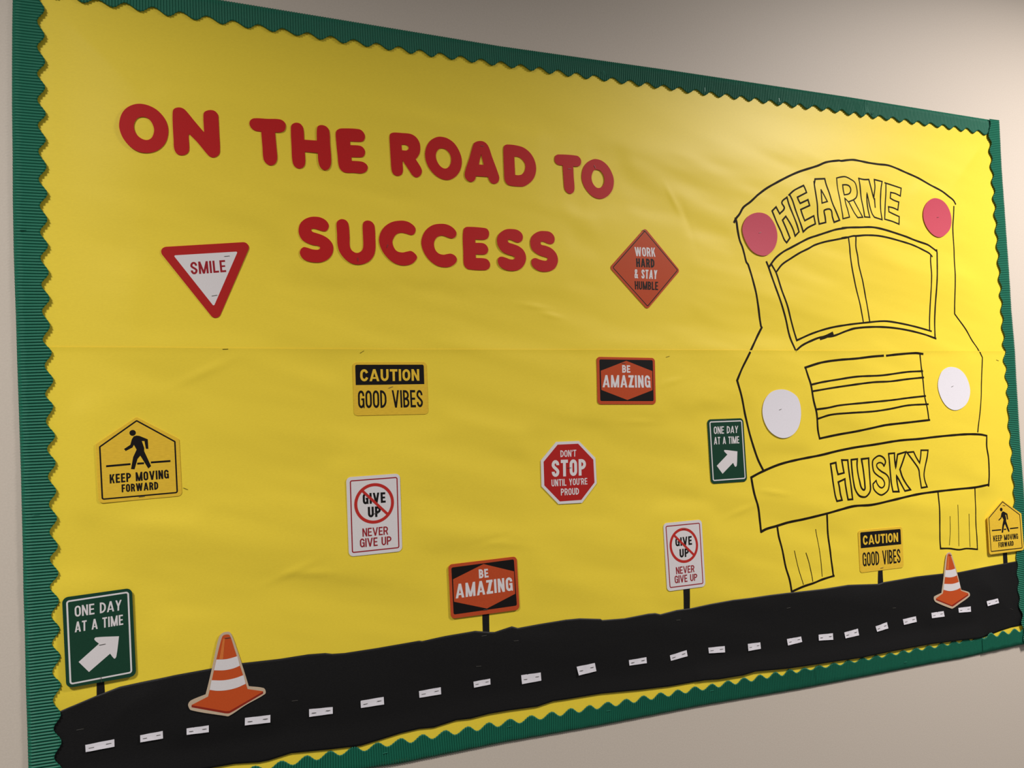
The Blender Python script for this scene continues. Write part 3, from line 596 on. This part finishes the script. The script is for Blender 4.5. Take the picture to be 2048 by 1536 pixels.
    if ch == 'G': return W, ribbon2(tip(0.68)+arc(W/2, 1-h-rz, r, rz, ca, 180)+arc(W/2, h+rz, r, rz, 180, 345), t)+R(W*0.52, 0.5-t*0.4, W, 0.5+t*0.4)+R(W-t, 0.2, W, 0.5)+R(W-t*0.55, 0, W, 0.25)
    if ch == 'D':
        rd = min(W-t, 0.5-h); return W, R(0, 0, t, 1)+ribbon2([(h, 1-h), (W-h-rd*0.9, 1-h)]+arc(W-h-rd*0.9, 0.5+(0.5-h-rd), rd*0.9, rd, 90, 0)+arc(W-h-rd*0.9, 0.5-(0.5-h-rd), rd*0.9, rd, 0, -90)+[(h, h)], t)
    if ch in 'PR':
        zb = 0.46; q = (1-h-zb)/2; rq = min(q, W-t); o = R(0, 0, t, 1)+ribbon2([(h, 1-h), (W-h-rq, 1-h)]+arc(W-h-rq, zb+q, rq, q, 90, -90, 10)+[(h, zb)], t)
        if ch == 'R': o += Q((W*0.45, zb), (W*0.45+k, zb+h*0.5), (W*1.02, 0), (W*1.02-k, 0))
        return (W if ch == 'P' else W*1.02), o
    if ch == 'B':
        o = R(0, 0, t, 1)
        for z0, z1, x in ((0.5, 1-h, W-t*0.15), (h, 0.5, W)):
            q = (z1-z0)/2; rq = min(q, W-t); o += ribbon2([(h, z1), (x-h-rq, z1)]+arc(x-h-rq, z0+q, rq, q, 90, -90, 10)+[(h, z0)], t)
        return W, o
    if ch == 'S':
        b = [(h, 1-h-rz), (h, 0.56), (W-h, 0.44), (W-h, h+rz)]; bz = []
        for i in range(1, 10):
            u = i/10; bz.append(tuple((1-u)**3*b[0][j]+3*(1-u)**2*u*b[1][j]+3*(1-u)*u*u*b[2][j]+u**3*b[3][j] for j in (0, 1)))
        return W, ribbon2(tip(0.70)+arc(W/2, 1-h-rz, r, rz, ca, 180)+bz+arc(W/2, h+rz, r, rz, 0, -180+ca)+([] if ca > 0 else [(h, max(0.30, h+rz+0.02))]), t)
    if ch == '&':
        w = W*1.15; return w, ribbon2([(w-h*0.6, 0.0), (w*0.28, 0.66), (w*0.25, 0.82), (w*0.33, 0.95-h*0.4), (w*0.46, 1-h), (w*0.6, 0.95-h*0.4), (w*0.66, 0.82), (w*0.6, 0.68), (w*0.2, 0.42), (h, 0.28), (h, 0.18), (w*0.2, h*1.1), (w*0.4, h), (w*0.62, 0.14), (w-h, 0.45)], t*0.85)
    raise ValueError(ch)
def text_polys(text, quad, t, k=1.0):
    """letter strips filling the quad (TL, TR, BR, BL); k squeezes stems against bars"""
    TL, TR_, BR, BL = quad; asp = ((TR_-TL).length+(BR-BL).length)/((TL-BL).length+(TR_-BR).length)*k
    gap = t*0.42+0.03
    def total(W): return sum(glyph(ch, W, t)[0] for ch in text)+gap*(len(text)-1)
    lo, hi = t*1.5, 4
    for _ in range(40):
        mid = (lo+hi)/2
        if total(mid) < asp: lo = mid
        else: hi = mid
    W = lo; tot = total(W); x = 0; V, F = [], []
    for ch in text:
        w, polys = glyph(ch, W, t)
        for poly in polys:
            P = [Vector((p.x+x, p.y)) for p in poly]
            for lim, sg in ((0.0, 1), (1.0, -1)):                     # flat tops and feet
                o = []
                for i in range(len(P)):
                    a, b = P[i-1], P[i]; da, db = (a.y-lim)*sg, (b.y-lim)*sg
                    if (da >= 0) != (db >= 0): o.append(a+(b-a)*(da/(da-db)))
                    if db >= 0: o.append(b)
                P = o
            if len(P) < 3: continue
            n = len(V)
            for p in P:
                u, v = p.x/tot, p.y
                q = (BL*(1-u)+BR*u)*(1-v)+(TL*(1-u)+TR_*u)*v
                V.append((q.x, 0, q.y))
            F.append(tuple(range(n, n+len(P))))
        x += w+gap
    return V, F

# ============================================================ setting
def wall():
    V = [(-3.5, 0, 0), (5.5, 0, 0), (5.5, 0, 3.0), (-3.5, 0, 3.0), (-3.5, 0.12, 0), (5.5, 0.12, 0), (5.5, 0.12, 3.0), (-3.5, 0.12, 3.0)]
    F = [(0, 1, 2, 3), (5, 4, 7, 6), (3, 2, 6, 7), (4, 5, 1, 0), (1, 5, 6, 2), (4, 0, 3, 7)]
    o = mesh_obj('wall_back', V, F, M['wall'], origin=(0, 0, 0)); tag(o, kind='structure')
wall()

# ============================================================ yellow backing paper, two sheets
def sheet(zlo, zhi, extra, step=0.004, lip=None):
    xa, xb = X0+0.0015, X1-0.004
    nx = int((xb-xa)/step); rows = int((interp(TOPT, 0.8)-interp(BOTT, 0.8))/2/step)
    V, F = [], []
    for i in range(nx+1):
        xn = xa+(xb-xa)*i/nx
        for j in range(rows+1):
            z0, z1 = zlo(xn), zhi(xn); z = z0+(z1-z0)*j/rows
            la, lb = interp(LEFTT, z)+0.0045, interp(RIGHTT, z)-0.0045; x = la+(lb-la)*i/nx
            z0, z1 = zlo(x), zhi(x); z = z0+(z1-z0)*j/rows
            d = PAPER+relief(x, z)+extra
            if lip and z1-z < 0.006: d += lip*(1-(z1-z)/0.006)**1
            V.append((x, -d, z))
    R = rows+1
    for i in range(nx):
        for j in range(rows): a = i*R+j; F.append((a, a+R, a+R+1, a+1))
    return V, F
V, F = sheet(lambda x: interp(SEAM, x)-0.012, lambda x: interp(TOPT, x)-0.005, 0)
up_sheet = tag(mesh_obj('backing_paper', V, F, M['yellow'], smooth_shade=True), 'upper sheet of bright yellow backing paper behind the red heading letters', 'paper', 'yellow backing paper sheets')
V, F = sheet(lambda x: interp(BOTT, x)+0.005, lambda x: interp(SEAM, x)+0.002, 0.0007, lip=0.0006)
low_sheet = tag(mesh_obj('backing_paper', V, F, M['yellow'], smooth_shade=True), 'lower sheet of bright yellow backing paper, rippled, behind the black road', 'paper', 'yellow backing paper sheets')
for k in ('pl1', 'pl2', 'pl3', 'pl4', 'thr'):
    p = get('st|'+k)[0][0]; staple(k, low_sheet if k != 'pl2' else up_sheet, surf(p.x, p.y), 0.008 if k != 'thr' else 0.007, 'ink')

# ============================================================ scalloped corrugated border
def border(name, out_key, in_key, axis, a0, a1, base, lift, label, ribs=9, ends=None, wob=0.0, seed=0, end_lift=(0, 0)):
    """axis 0: strip runs along x, axis 1: along z. a0..a1 its span. Ribs run across the strip."""
    oth = 1-axis
    ot = sorted((p[axis], p[oth]) for p in get(out_key)[0]); it = sorted((p[axis], p[oth]) for p in get(in_key)[0])
    pitch = (it[-1][0]-it[0][0])/(len(it)-1)*2
    while it[0][0] > a0-pitch: it.insert(0, (it[0][0]-(it[2][0]-it[0][0] if False else pitch/2), it[1][1]+ (interp(ot, it[0][0]-pitch/2)-interp(ot, it[1][0]))))
    while it[-1][0] < a1+pitch: it.append((it[-1][0]+pitch/2, it[-2][1]+(interp(ot, it[-1][0]+pitch/2)-interp(ot, it[-2][0]))))
    step = pitch/ribs/6; n = int((a1-a0)/step); T = [0, 0.13, 0.3, 0.5, 0.7, 0.84, 0.93, 1.0]
    V, F = [], []; k = 0
    for i in range(n+1):
        a = a0+(a1-a0)*i/n
        while k < len(it)-2 and it[k+1][0] < a: k += 1
        u = (a-it[k][0])/(it[k+1][0]-it[k][0]); u = (1-math.cos(math.pi*u))/2
        inn = it[k][1]*(1-u)+it[k+1][1]*u; ou = interp(ot, a)
        ph = 2*math.pi*a/(pitch/ribs)
        rib = 0.00095*math.copysign(abs(math.sin(ph))**0.8, math.sin(ph))
        wv = wob*(NZ(Vector((a*9, seed, 0.4))))+end_lift[0]*math.exp(-((a-a0)/0.07)**2)+end_lift[1]*math.exp(-((a-a1)/0.07)**2)
        jit = 0.00035*NZ(Vector((a*700, seed, 2.0)))
        for t in T:
            b = (ou+jit*(1-t))*(1-t)+inn*t
            slant = 0.004*NZ(Vector((a*4, seed, 5.0)))*t
            aa = a+slant
            d = (base if t > 0 else 0.0019)+rib+lift*(t**2.2)*(1+0.8*NZ(Vector((a*6, seed, 9.0))))+wv
            V.append((aa, -d, b) if axis == 0 else (b, -d, aa))
    R = len(T)
    for i in range(n):
        for j in range(R-1): q = i*R+j; F.append((q, q+R, q+R+1, q+1))
    V, F = fix(V, F)
    o = mesh_obj(name, V, F, M['green'], smooth_shade=True)
    md = o.modifiers.new('card', 'SOLIDIFY'); md.thickness = 0.0005; md.offset = -1
    return tag(o, label, 'border', 'corrugated scalloped border strips')
ZT0, ZB0 = interp(TOPT, X0), interp(BOTT, X0)
jx_top = 1.405; jx_bot = 1.19; jx_end = 1.655
top_a = border('border_strip', 'top_out', 'top_in', 0, X0+0.01, jx_top+0.008, 0.0036, 0.0014, 'long dark green scalloped corrugated border strip along the top edge', seed=1)
top_b = border('border_strip', 'top_out', 'top_in', 0, jx_top, 1.80, 0.0042, 0.001, 'short green scalloped border strip at the right end of the top edge', seed=2)
bot_a = border('border_strip', 'bottom_out', 'bottom_in', 0, X0+0.01, jx_bot, 0.0040, 0.0004, 'long green scalloped corrugated border strip along the bottom edge', seed=3)
bot_b = border('border_strip', 'bottom_out', 'bottom_in', 0, jx_bot-0.008, jx_end+0.01, 0.0040, 0.0, 'green scalloped border strip under the right half of the black road', seed=4)
bot_c = border('border_strip', 'bottom_out', 'bottom_in', 0, jx_end-0.004, 1.800, 0.0062, 0.0004, 'shortest green scalloped border strip, in the bottom right corner', seed=5)
left_s = border('border_strip', 'left_out', 'left_in', 1, ZB0, ZT0, 0.0050, 0.0018, 'upright green scalloped corrugated border strip down the left side', seed=6, wob=0.0008)
right_s = border('border_strip', 'right_out', 'right_in', 1, interp(BOTT, X1)-0.001, interp(TOPT, X1)+0.001, 0.0046, 0.0010, 'upright green scalloped corrugated border strip down the right side', seed=7, wob=0.0008, end_lift=(0.0042, 0.0022))
for k, o, d in (('tp1', top_a, 0.0074), ('tp2', top_a, 0.0074), ('tp3', top_a, 0.0074), ('tp4', top_b, 0.0076), ('lf1', left_s, 0.0068), ('lf2', left_s, 0.0068), ('bt1', bot_a, 0.0050), ('bt2', bot_a, 0.0050), ('bt3', bot_a, 0.0050), ('bt4', bot_a, 0.0050), ('bt5', bot_b, 0.0050)):
    staple(k, o, d, 0.008, 'tape')

# ============================================================ black road
RT = sorted((p.x, p.y) for p in get('road_top')[0]); RB = sorted((p.x, p.y) for p in get('road_bot')[0])
def road_surf(x, z):
    d = surf(x, z)+0.0006
    t = interp(RT, x); b = interp(RB, x); v = (z-b)/(t-b)
    if v < 0.30:
        w = 1-v/0.30; w = w*w*(3-2*w)
        g = 1.0
        if x > jx_end-0.02: g = max(0.0, 1-(x-(jx_end-0.02))/0.03)
        if x < -0.10: g = max(0.0, (x+0.155)/0.05)
        lift = 0.0060 if x > 0.9 else 0.0048
        d = d*(1-w*g)+max(d, lift)*w*g
    d += 0.0005*(NZ(Vector((x*5, z*14, 20)))+1)
    if x < -0.13: d = min(d, 0.0040)
    if x > 1.77: d = min(d, 0.0044)
    return d
def road():
    xa, xb = RT[0][0], RT[-1][0]; xs = sorted(set([xa+(xb-xa)*i/380 for i in range(381)]+[p[0] for p in RT+RB if xa < p[0] < xb])); R = 41; V, F = [], []
    for x in xs:
        t, b = interp(RT, x), interp(RB, x)
        for j in range(R): z = b+(t-b)*j/(R-1); V.append((x, -road_surf(x, z), z))
    for i in range(len(xs)-1):
        for j in range(R-1): q = i*R+j; F.append((q, q+R, q+R+1, q+1))
    o = mesh_obj('paper_road', V, F, M['road'], smooth_shade=True)
    md = o.modifiers.new('paper', 'SOLIDIFY'); md.thickness = 0.0002; md.offset = -1
    return tag(o, 'wide strip of black paper cut as a road across the bottom of the board', 'road')
rd = road()
for k in range(1, 10):
    p = get('st|rd%d' % k)[0][0]; staple('rd%d' % k, rd, road_surf(p.x, p.y), 0.009)

DASH = ['long white paper lane dash at the left end of the road', 'white paper lane dash, second from the left end of the road', 'white paper lane dash just below the left foot of the large cone',
 'white paper lane dash just below the right foot of the large cone', 'white paper lane dash, fifth from the left, two before the middle sign post', 'white paper lane dash, sixth from the left end of the road',
 'white paper lane dash, seventh from the left end of the road', 'small white paper lane dash straight below the post of the orange sign', 'broad white paper lane dash right after the one below the orange sign',
 'tilted white paper lane dash, tenth from the left end of the road', 'white paper lane dash, eleventh from the left end of the road', 'steeply tilted white dash with a shiny staple, left of the white sign post foot',
 'level white paper lane dash just right of the white sign post foot', 'short white paper lane dash, fourteenth from the left end of the road', 'white paper dash with a creased corner below the left bus wheel',
 'level white dash with a clipped corner, sixteenth from the left', 'tilted white dash close after the one with the clipped corner', 'steeply tilted white dash below the small caution sign post', 'white paper lane dash, fourth from the right end of the road',
 'white paper lane dash at the left foot of the small cone', 'white paper lane dash touching the tip below the small cone', 'last white paper lane dash at the right end of the road']
for i in range(22):
    q = get('dash%02d' % i)[0]; c = sum(q, Vector((0, 0)))/4; d = top_d(q, road_surf)+0.0003
    NXD = 6; V, F = [], []                                                    # slightly buckled slip of paper
    for a in range(NXD+1):
        u = a/NXD
        for b in range(3):
            v = b/2; p = (q[0]*(1-u)+q[1]*u)*(1-v)+(q[3]*(1-u)+q[2]*u)*v
            V.append((p.x, -(d+0.0009*max(0, v-0.3)*(1-0.4*math.cos(6*u+i))+0.0004*math.sin(9*u+i)), p.y))
    for a in range(NXD):
        for b in range(2): k = a*3+b; F.append((k, k+1, k+4, k+3))
    V, F = fix(V, F)
    o = tag(mesh_obj('lane_dash', V, F, M['paper']), DASH[i], 'paper strip', 'white paper dashes along the road')
    md = o.modifiers.new('paper', 'SOLIDIFY'); md.thickness = 0.0002; md.offset = -1
    for u, v in ((0.2, 0.52), (0.8, 0.42)):
        p = (q[0]*(1-u)+q[1]*u)*(1-v)+(q[3]*(1-u)+q[2]*u)*v; t = (q[1]-q[0]).normalized(); n = Vector((-t.y, t.x)); L = min(0.004, (q[1]-q[0]).length*0.09)
        VV = []
        for e in (-1, 1):
            for sg in (-1, 1):
                w = p+t*L*e+n*0.0002*sg; VV.append((w.x, -d-0.0002, w.y)); VV.append((w.x, -d-0.0011, w.y))
        mesh_obj('staple', VV, [(0, 2, 6, 4), (1, 5, 7, 3), (0, 4, 5, 1), (2, 3, 7, 6), (0, 1, 3, 2), (4, 6, 7, 5)], M['steel'], o)

# ============================================================ heading letters
WORDS = [('O', 'first letter of ON'), ('N', 'second letter of ON'), ('T', 'first letter of THE'), ('H', 'middle letter of THE'), ('E', 'last letter of THE'), ('R', 'first letter of ROAD'),
 ('O', 'second letter of ROAD'), ('A', 'third letter of ROAD'), ('D', 'last letter of ROAD'), ('T', 'first letter of TO'), ('O', 'last letter of TO'),
 ('S', 'first letter of SUCCESS'), ('U', 'second letter of SUCCESS'), ('C', 'first C of SUCCESS, beside the U'), ('C', 'second C of SUCCESS, beside the E'), ('E', 'only E of SUCCESS'), ('S', 'middle S of SUCCESS, beside the E'), ('S', 'last letter of SUCCESS')]
for i, (ch, where) in enumerate(WORDS):
    L = [smooth('L%02d' % i)]
    if 'L%02dh' % i in TR: L.append(smooth('L%02dh' % i))
    d = top_d(L[0])+0.0002; th = 0.0007
    V, F = plate(L, d, d+th)
    o = tag(mesh_obj('letter', V, F, M['red']), 'red cut-out card letter %s, %s' % (ch, where), 'letter', 'red cut-out letters of the heading')
    k = 'L%02d' % i
    if 'st|'+k in TR: staple(k, o, d+th, 0.006)

# ============================================================ signs
STEP = 0.00005
class Sign:
    def __init__(s, name, label, cat, group, card_key, r, card_mat, fn=surf, min_d=0.0, th=0.0005, post=None, smoothed=False):
        raw = get(card_key)[0]; loop = smooth(card_key) if smoothed else rounded(raw, r)
        c = sum(loop, Vector((0, 0)))/len(loop)
        s.d = max(top_d(loop, fn)+0.0003, min_d)
        s.root = root(name, c.x, s.d, min(p.y for p in loop)); tag(s.root, label, cat, group)
        V, F = plate([loop], s.d, s.d+th); s.card = mesh_obj('card', V, F, M[card_mat], s.root); s.f = s.d+th; s.l = 0
        if post:
            q = get(post)[0]; V, F = [], []; n = 10
            for i in range(n+1):
                v = i/n; a, b = q[0]*(1-v)+q[3]*v, q[1]*(1-v)+q[2]*v
                for p in (a, b): V.append((p.x, -(surf(p.x, p.y)+0.00035), p.y))
            for i in range(n): k = i*2; F.append((k, k+1, k+3, k+2))
            V, F = fix(V, F); o = mesh_obj('post', V, F, M['road'], s.root)
            md = o.modifiers.new('paper', 'SOLIDIFY'); md.thickness = 0.0002; md.offset = -1
    def nxt(s): s.l += 1; return s.f+STEP*s.l
    def fill(s, name, loops, m, label=None):
        V, F = plate(loops, None, s.nxt()); return tag(mesh_obj(name, V, F, M[m], s.root), label)
    def line(s, name, pts, w, m, label=None):
        V, F = band_mesh(pts, w, s.nxt()); return tag(mesh_obj(name, V, F, M[m], s.root), label)
    def text(s, words, key, t, m, k=1.0, label=None):
        V, F = text_polys(words, get(key)[0], t, k); d = s.nxt()
        for i, f in enumerate(F):                      # each strip a hair in front of the last, so none coincide
            for v in f: V[v] = (V[v][0], -d-1.2e-6*(i % 30), V[v][2])
        V, F = fix(V, F)
        return tag(mesh_obj('lettering', V, F, M[m], s.root), label or 'words '+words)
    def staple(s, key): staple(key, s.root, s.f+STEP*(s.l+1), 0.008)

g = Sign('yield_sign', 'red triangular yield sign reading SMILE left of the word SUCCESS', 'sign', None, 'smile_card', 0.0078, 'sign_red')
g.fill('face_panel', [rounded(get('smile_in')[0], 0.0015)], 'white', 'white inner triangle')
g.text('SMILE', 'smile_t', 0.16, 'dark_red'); g.staple('smile'); g.staple('smile2')

g = Sign('diamond_sign', 'orange diamond sign reading WORK HARD & STAY HUMBLE', 'sign', None, 'dia_card', 0.006, 'orange')
g.line('border_line', rounded(get('dia_line')[0], 0.002), 0.0016, 'black', 'thin black border line')
g.text('WORK', 'dia_t1', 0.165, 'white'); g.text('HARD', 'dia_t2', 0.185, 'black'); g.text('& STAY', 'dia_t3', 0.165, 'white'); g.text('HUMBLE', 'dia_t4', 0.145, 'black'); g.staple('dia')

def caution(n, label, **kw):
    g = Sign('caution_sign', label, 'sign', 'caution signs', 'cau%d_card' % n, 0.006, 'amber', **kw)
    g.fill('header_band', [rounded(get('cau%d_band' % n)[0], [0.0028, 0.0028, 0, 0])], 'black', 'black band behind the word CAUTION')
    g.text('CAUTION', 'cau%d_t1' % n, 0.2, 'amber'); g.text('GOOD VIBES', 'cau%d_t2' % n, 0.135, 'black', 1.35); g.staple('cau%d' % n)
caution(1, 'yellow and black CAUTION GOOD VIBES sign without a post, below the word SUCCESS')
caution(2, 'small yellow CAUTION GOOD VIBES sign on a black post above the road', post='cau2_post')
def amazing(n, label, **kw):
    g = Sign('amazing_sign', label, 'sign', 'be amazing signs', 'ama%d_card' % n, 0.0066, 'orange', **kw)
    g.fill('black_panel', [rounded(get('ama%d_panel' % n)[0], 0.0028)], 'black', 'black panel with rounded corners'); g.fill('hexagon_panel', [get('ama%d_hex' % n)[0]], 'orange', 'orange hexagon')
    g.text('BE', 'ama%d_t1' % n, 0.2, 'white'); g.text('AMAZING', 'ama%d_t2' % n, 0.18, 'white'); g.staple('ama%d' % n)
amazing(1, 'orange and black BE AMAZING sign without a post, left of the drawn bus')
amazing(2, 'orange and black BE AMAZING sign, tilted, standing on a black post on the road', post='ama2_post', min_d=0.010)
def keep(n, label, **kw):
    g = Sign('crosswalk_sign', label, 'sign', 'keep moving forward signs', 'keep%d_card' % n, [0.003, 0.003, 0.006, 0.006, 0.003], 'amber', **kw)
    g.line('border_line', rounded(get('keep%d_line' % n)[0], [0.001, 0.001, 0.0022, 0.0022, 0.001]), 0.0021, 'black', 'black border line')
    hd = get('keep%d_head' % n)[0]; c = (hd[0]+hd[1]+hd[2]+hd[3])/4; r = 0.0043
    body = get('keep%d_body' % n)[0]; d = g.nxt()
    V, F = merge([plate([[c+Vector((math.cos(a*math.pi/10), math.sin(a*math.pi/10)))*r for a in range(20)]], None, d), plate([body], None, d)])
    tag(mesh_obj('walking_figure', V, F, M['black'], g.root), 'black walking person symbol')
    V, F = [], []
    d = g.nxt()
    for k in (1, 2, 3):
        a, b = get('keep%d_g%d' % (n, k))[0]; w = Vector((0, 0.0014)); m0 = len(V)
        V += [(p.x, -d, p.y) for p in (a-w, b-w, b+w, a+w)]; F.append((m0, m0+1, m0+2, m0+3))
    V, F = fix(V, F); tag(mesh_obj('ground_line', V, F, M['black'], g.root), 'broken black ground line behind the feet')
    g.text('KEEP MOVING', 'keep%d_t1' % n, 0.175, 'black'); g.text('FORWARD', 'keep%d_t2' % n, 0.175, 'black'); g.staple('keep%d' % n)
keep(1, 'yellow house-shaped KEEP MOVING FORWARD sign on the paper near the left border')
keep(2, 'yellow house-shaped KEEP MOVING FORWARD sign on a post, overlapping the right border', post='keep2_post', min_d=0.0080)
def giveup(n, label, **kw):
    g = Sign('never_give_up_sign', label, 'sign', 'never give up signs', 'give%d_card' % n, 0.0075, 'white', **kw)
    g.line('border_line', rounded(get('give%d_line' % n)[0], 0.0025), 0.0019, 'dark_red', 'dark red border line')
    g.text('GIVE', 'give%d_t1' % n, 0.2, 'black'); g.text('UP', 'give%d_t2' % n, 0.21, 'black')
    q = get('give%d_ring' % n)[0]; c = (q[0]+q[1]+q[2]+q[3])/4; a = (q[0]-q[2])/2; b = (q[1]-q[3])/2; d = g.nxt()
    o = [c+a*math.cos(t*math.pi/32)+b*math.sin(t*math.pi/32) for t in range(64)]; k = 0.85; i = [c+(p-c)*k for p in o]
    V = [(p.x, -d, p.y) for p in o+i]; F = [(j, (j+1) % 64, (j+1) % 64+64, j+64) for j in range(64)]; V, F = fix(V, F)
    s0, s1 = get('give%d_slash' % n)[0]; t = (s1-s0).normalized(); nn = Vector((-t.y, t.x))*0.0021; s0, s1 = s0-t*0.0015, s1+t*0.0015
    V2, F2 = fix([(p.x, -d-0.00002, p.y) for p in (s0-nn, s1-nn, s1+nn, s0+nn)], [(0, 1, 2, 3)])
    V, F = merge([(V, F), (V2, F2)]); tag(mesh_obj('prohibition_symbol', V, F, M['ring_red'], g.root), 'red ring with a slash through GIVE UP')
    g.text('NEVER', 'give%d_t3' % n, 0.145, 'dark_red'); g.text('GIVE UP', 'give%d_t4' % n, 0.145, 'dark_red', label='red words GIVE UP'); g.staple('give%d' % n)
giveup(1, 'white and red NEVER GIVE UP sign without a post, below CAUTION GOOD VIBES')
giveup(2, 'white and red NEVER GIVE UP sign on a black post above the road', post='give2_post')
g = Sign('stop_sign', 'red octagonal stop sign reading DON\'T STOP UNTIL YOU\'RE PROUD', 'sign', None, 'stop_card', 0.001, 'white')
g.fill('face_panel', [get('stop_in')[0]], 'sign_red', 'red octagon')
g.text("DON'T", 'stop_t1', 0.15, 'white'); g.text('STOP', 'stop_t2', 0.19, 'white'); g.text("UNTIL YOU'RE", 'stop_t3', 0.15, 'white'); g.text('PROUD', 'stop_t4', 0.155, 'white'); g.staple('stop')
def oneday(n, label, **kw):
    g = Sign('one_day_sign', label, 'sign', 'one day at a time signs', 'one%d_card' % n, 0.0078, 'sign_green', **kw)
    g.line('border_line', rounded(get('one%d_line' % n)[0], 0.003), 0.0022, 'white', 'white border line')
    g.text('ONE DAY', 'one%d_t1' % n, 0.145, 'white'); g.text('AT A TIME', 'one%d_t2' % n, 0.145, 'white')
    g.fill('arrow', [smooth('one%d_arrow' % n, 4)], 'white', 'white arrow pointing up and right'); g.staple('one%d' % n)
    return g
oneday(1, 'dark green ONE DAY AT A TIME arrow sign without a post, beside the drawn bus')
g = oneday(2, 'dark green ONE DAY AT A TIME arrow sign on a post, bottom left corner', post='one2_post', min_d=0.009); g.staple('one2b')

# ============================================================ cones
for n, lab in ((1, 'large orange and white striped paper traffic cone on the left part of the road'), (2, 'small orange and white striped paper traffic cone below the right bus wheel')):
    g = Sign('traffic_cone', lab, 'cone', 'paper traffic cones', 'cone%d_card' % n, 0, 'tan', fn=lambda x, z: max(surf(x, z), road_surf(x, z)), smoothed=True)
    g.fill('cone_body', [smooth('cone%d_body' % n)], 'cone_orange', 'orange printed cone body'); g.fill('base_edge', [smooth('cone%d_edge' % n)], 'cone_dark', 'darker red front edge of the base')
    g.fill('stripe', [smooth('cone%d_b1' % n)], 'white', 'upper white stripe'); g.fill('stripe', [smooth('cone%d_b2' % n)], 'white', 'lower white stripe')
    g.fill('highlight', [smooth('cone%d_st' % n)], 'cone_light', 'lighter orange printed streak'); g.staple('cone%d' % n)

# ============================================================ the bus drawn in marker, with its paper discs
br = root('bus_drawing', 1.25, 0.006, CAM_Z-0.33)
tag(br, 'front of a school bus drawn in black marker outline on the yellow paper', 'drawing')
PARTS = {}
for key in TR:
    if not key.startswith('bus|'): continue
    _, part, w, idx = key.split('|'); PARTS.setdefault(part, []).append((key, float(w)))
for part, keys in PARTS.items():
    V, F = [], []
    for key, w in keys:
        pts, fl = get(key); path = catmull(pts, fl, False, 5); w *= 0.0014 if 'lettering' in part else 0.00125
        fine = [path[0]]
        for a, b in zip(path, path[1:]):
            k = max(1, int((b-a).length/0.006))
            for j in range(1, k+1): fine.append(a+(b-a)*j/k)
        path = [p for i, p in enumerate(fine) if i == 0 or (p-fine[i-1]).length > 1e-5]
        N = len(path); n0 = len(V)
        for i in range(N):
            a, b = path[max(0, i-1)], path[min(N-1, i+1)]; t1 = (path[i]-a).normalized() if i else (b-path[i]).normalized(); t2 = (b-path[i]).normalized() if i < N-1 else t1
            n1 = Vector((-t1.y, t1.x)); n2 = Vector((-t2.y, t2.x)); m = (n1+n2); m = m.normalized() if m.length > 1e-5 else n1
            k = 1/max(0.55, m.dot(n1)); ww = w/2*k*(1+0.16*NZ(Vector((path[i].x*60, path[i].y*60, len(V)*0.001))))
            p = path[i]
            if i == 0: p = p-t2*w*0.3
            if i == N-1: p = p+t1*w*0.3
            for q in (p+m*ww, p, p-m*ww): V.append((q.x, -(surf(q.x, q.y)+0.00022), q.y))
        for i in range(N-1):
            q = n0+i*3; F += [(q, q+3, q+4, q+1), (q+1, q+4, q+5, q+2)]
    V, F = fix(V, F)
    lab = {'name_lettering': 'hollow drawn letters HEARNE on the bus forehead', 'plate_lettering': 'hollow drawn letters HUSKY on the bumper', 'wheel': 'left drawn wheel below the bumper', 'wheel#': 'right drawn wheel below the bumper'}.get(part)
    tag(mesh_obj(part.rstrip('#'), V, F, M['ink'], br), lab)
def bulge(x, z): return surf(x, z)+0.0003
for key, m, name, lab, st in (('disc_pl', 'pink', 'pink_disc', 'round pink paper disc at the upper left of the bus, left of the letter H', 'dpl'), ('disc_pr', 'pink', 'pink_disc', 'round pink paper disc at the upper right corner of the bus', 'dpr'),
                        ('disc_wl', 'paper', 'headlight_disc', 'round white paper headlight left of the bus grille', 'dwl'), ('disc_wr', 'paper', 'headlight_disc', 'round white paper headlight right of the bus grille', 'dwr')):
    L = smooth(key, 5); c = sum(L, Vector((0, 0)))/len(L); base = top_d(L, bulge)
    V = [(c.x, -base, c.y)]; F = []; RN = 6; N = len(L)                       # gently dished paper, pinned at its middle
    for r_ in range(1, RN+1):
        f_ = r_/RN
        for i, p in enumerate(L):
            q = c+(p-c)*f_; V.append((q.x, -(base+0.0016*f_**2*(1 if m == 'pink' else 0.5)), q.y))
    for i in range(N):
        j = (i+1) % N; F.append((0, 1+i, 1+j))
        for r_ in range(RN-1): a = 1+r_*N; F.append((a+i, a+i+N, a+j+N, a+j))
    V, F = fix(V, F)
    o = tag(mesh_obj(name, V, F, M[m]), lab, 'paper disc', {'pink': 'pink warning light discs', 'paper': 'white headlight discs'}[m])
    md = o.modifiers.new('paper', 'SOLIDIFY'); md.thickness = 0.0003; md.offset = -1
    staple(st, o, base+0.0003, 0.006)
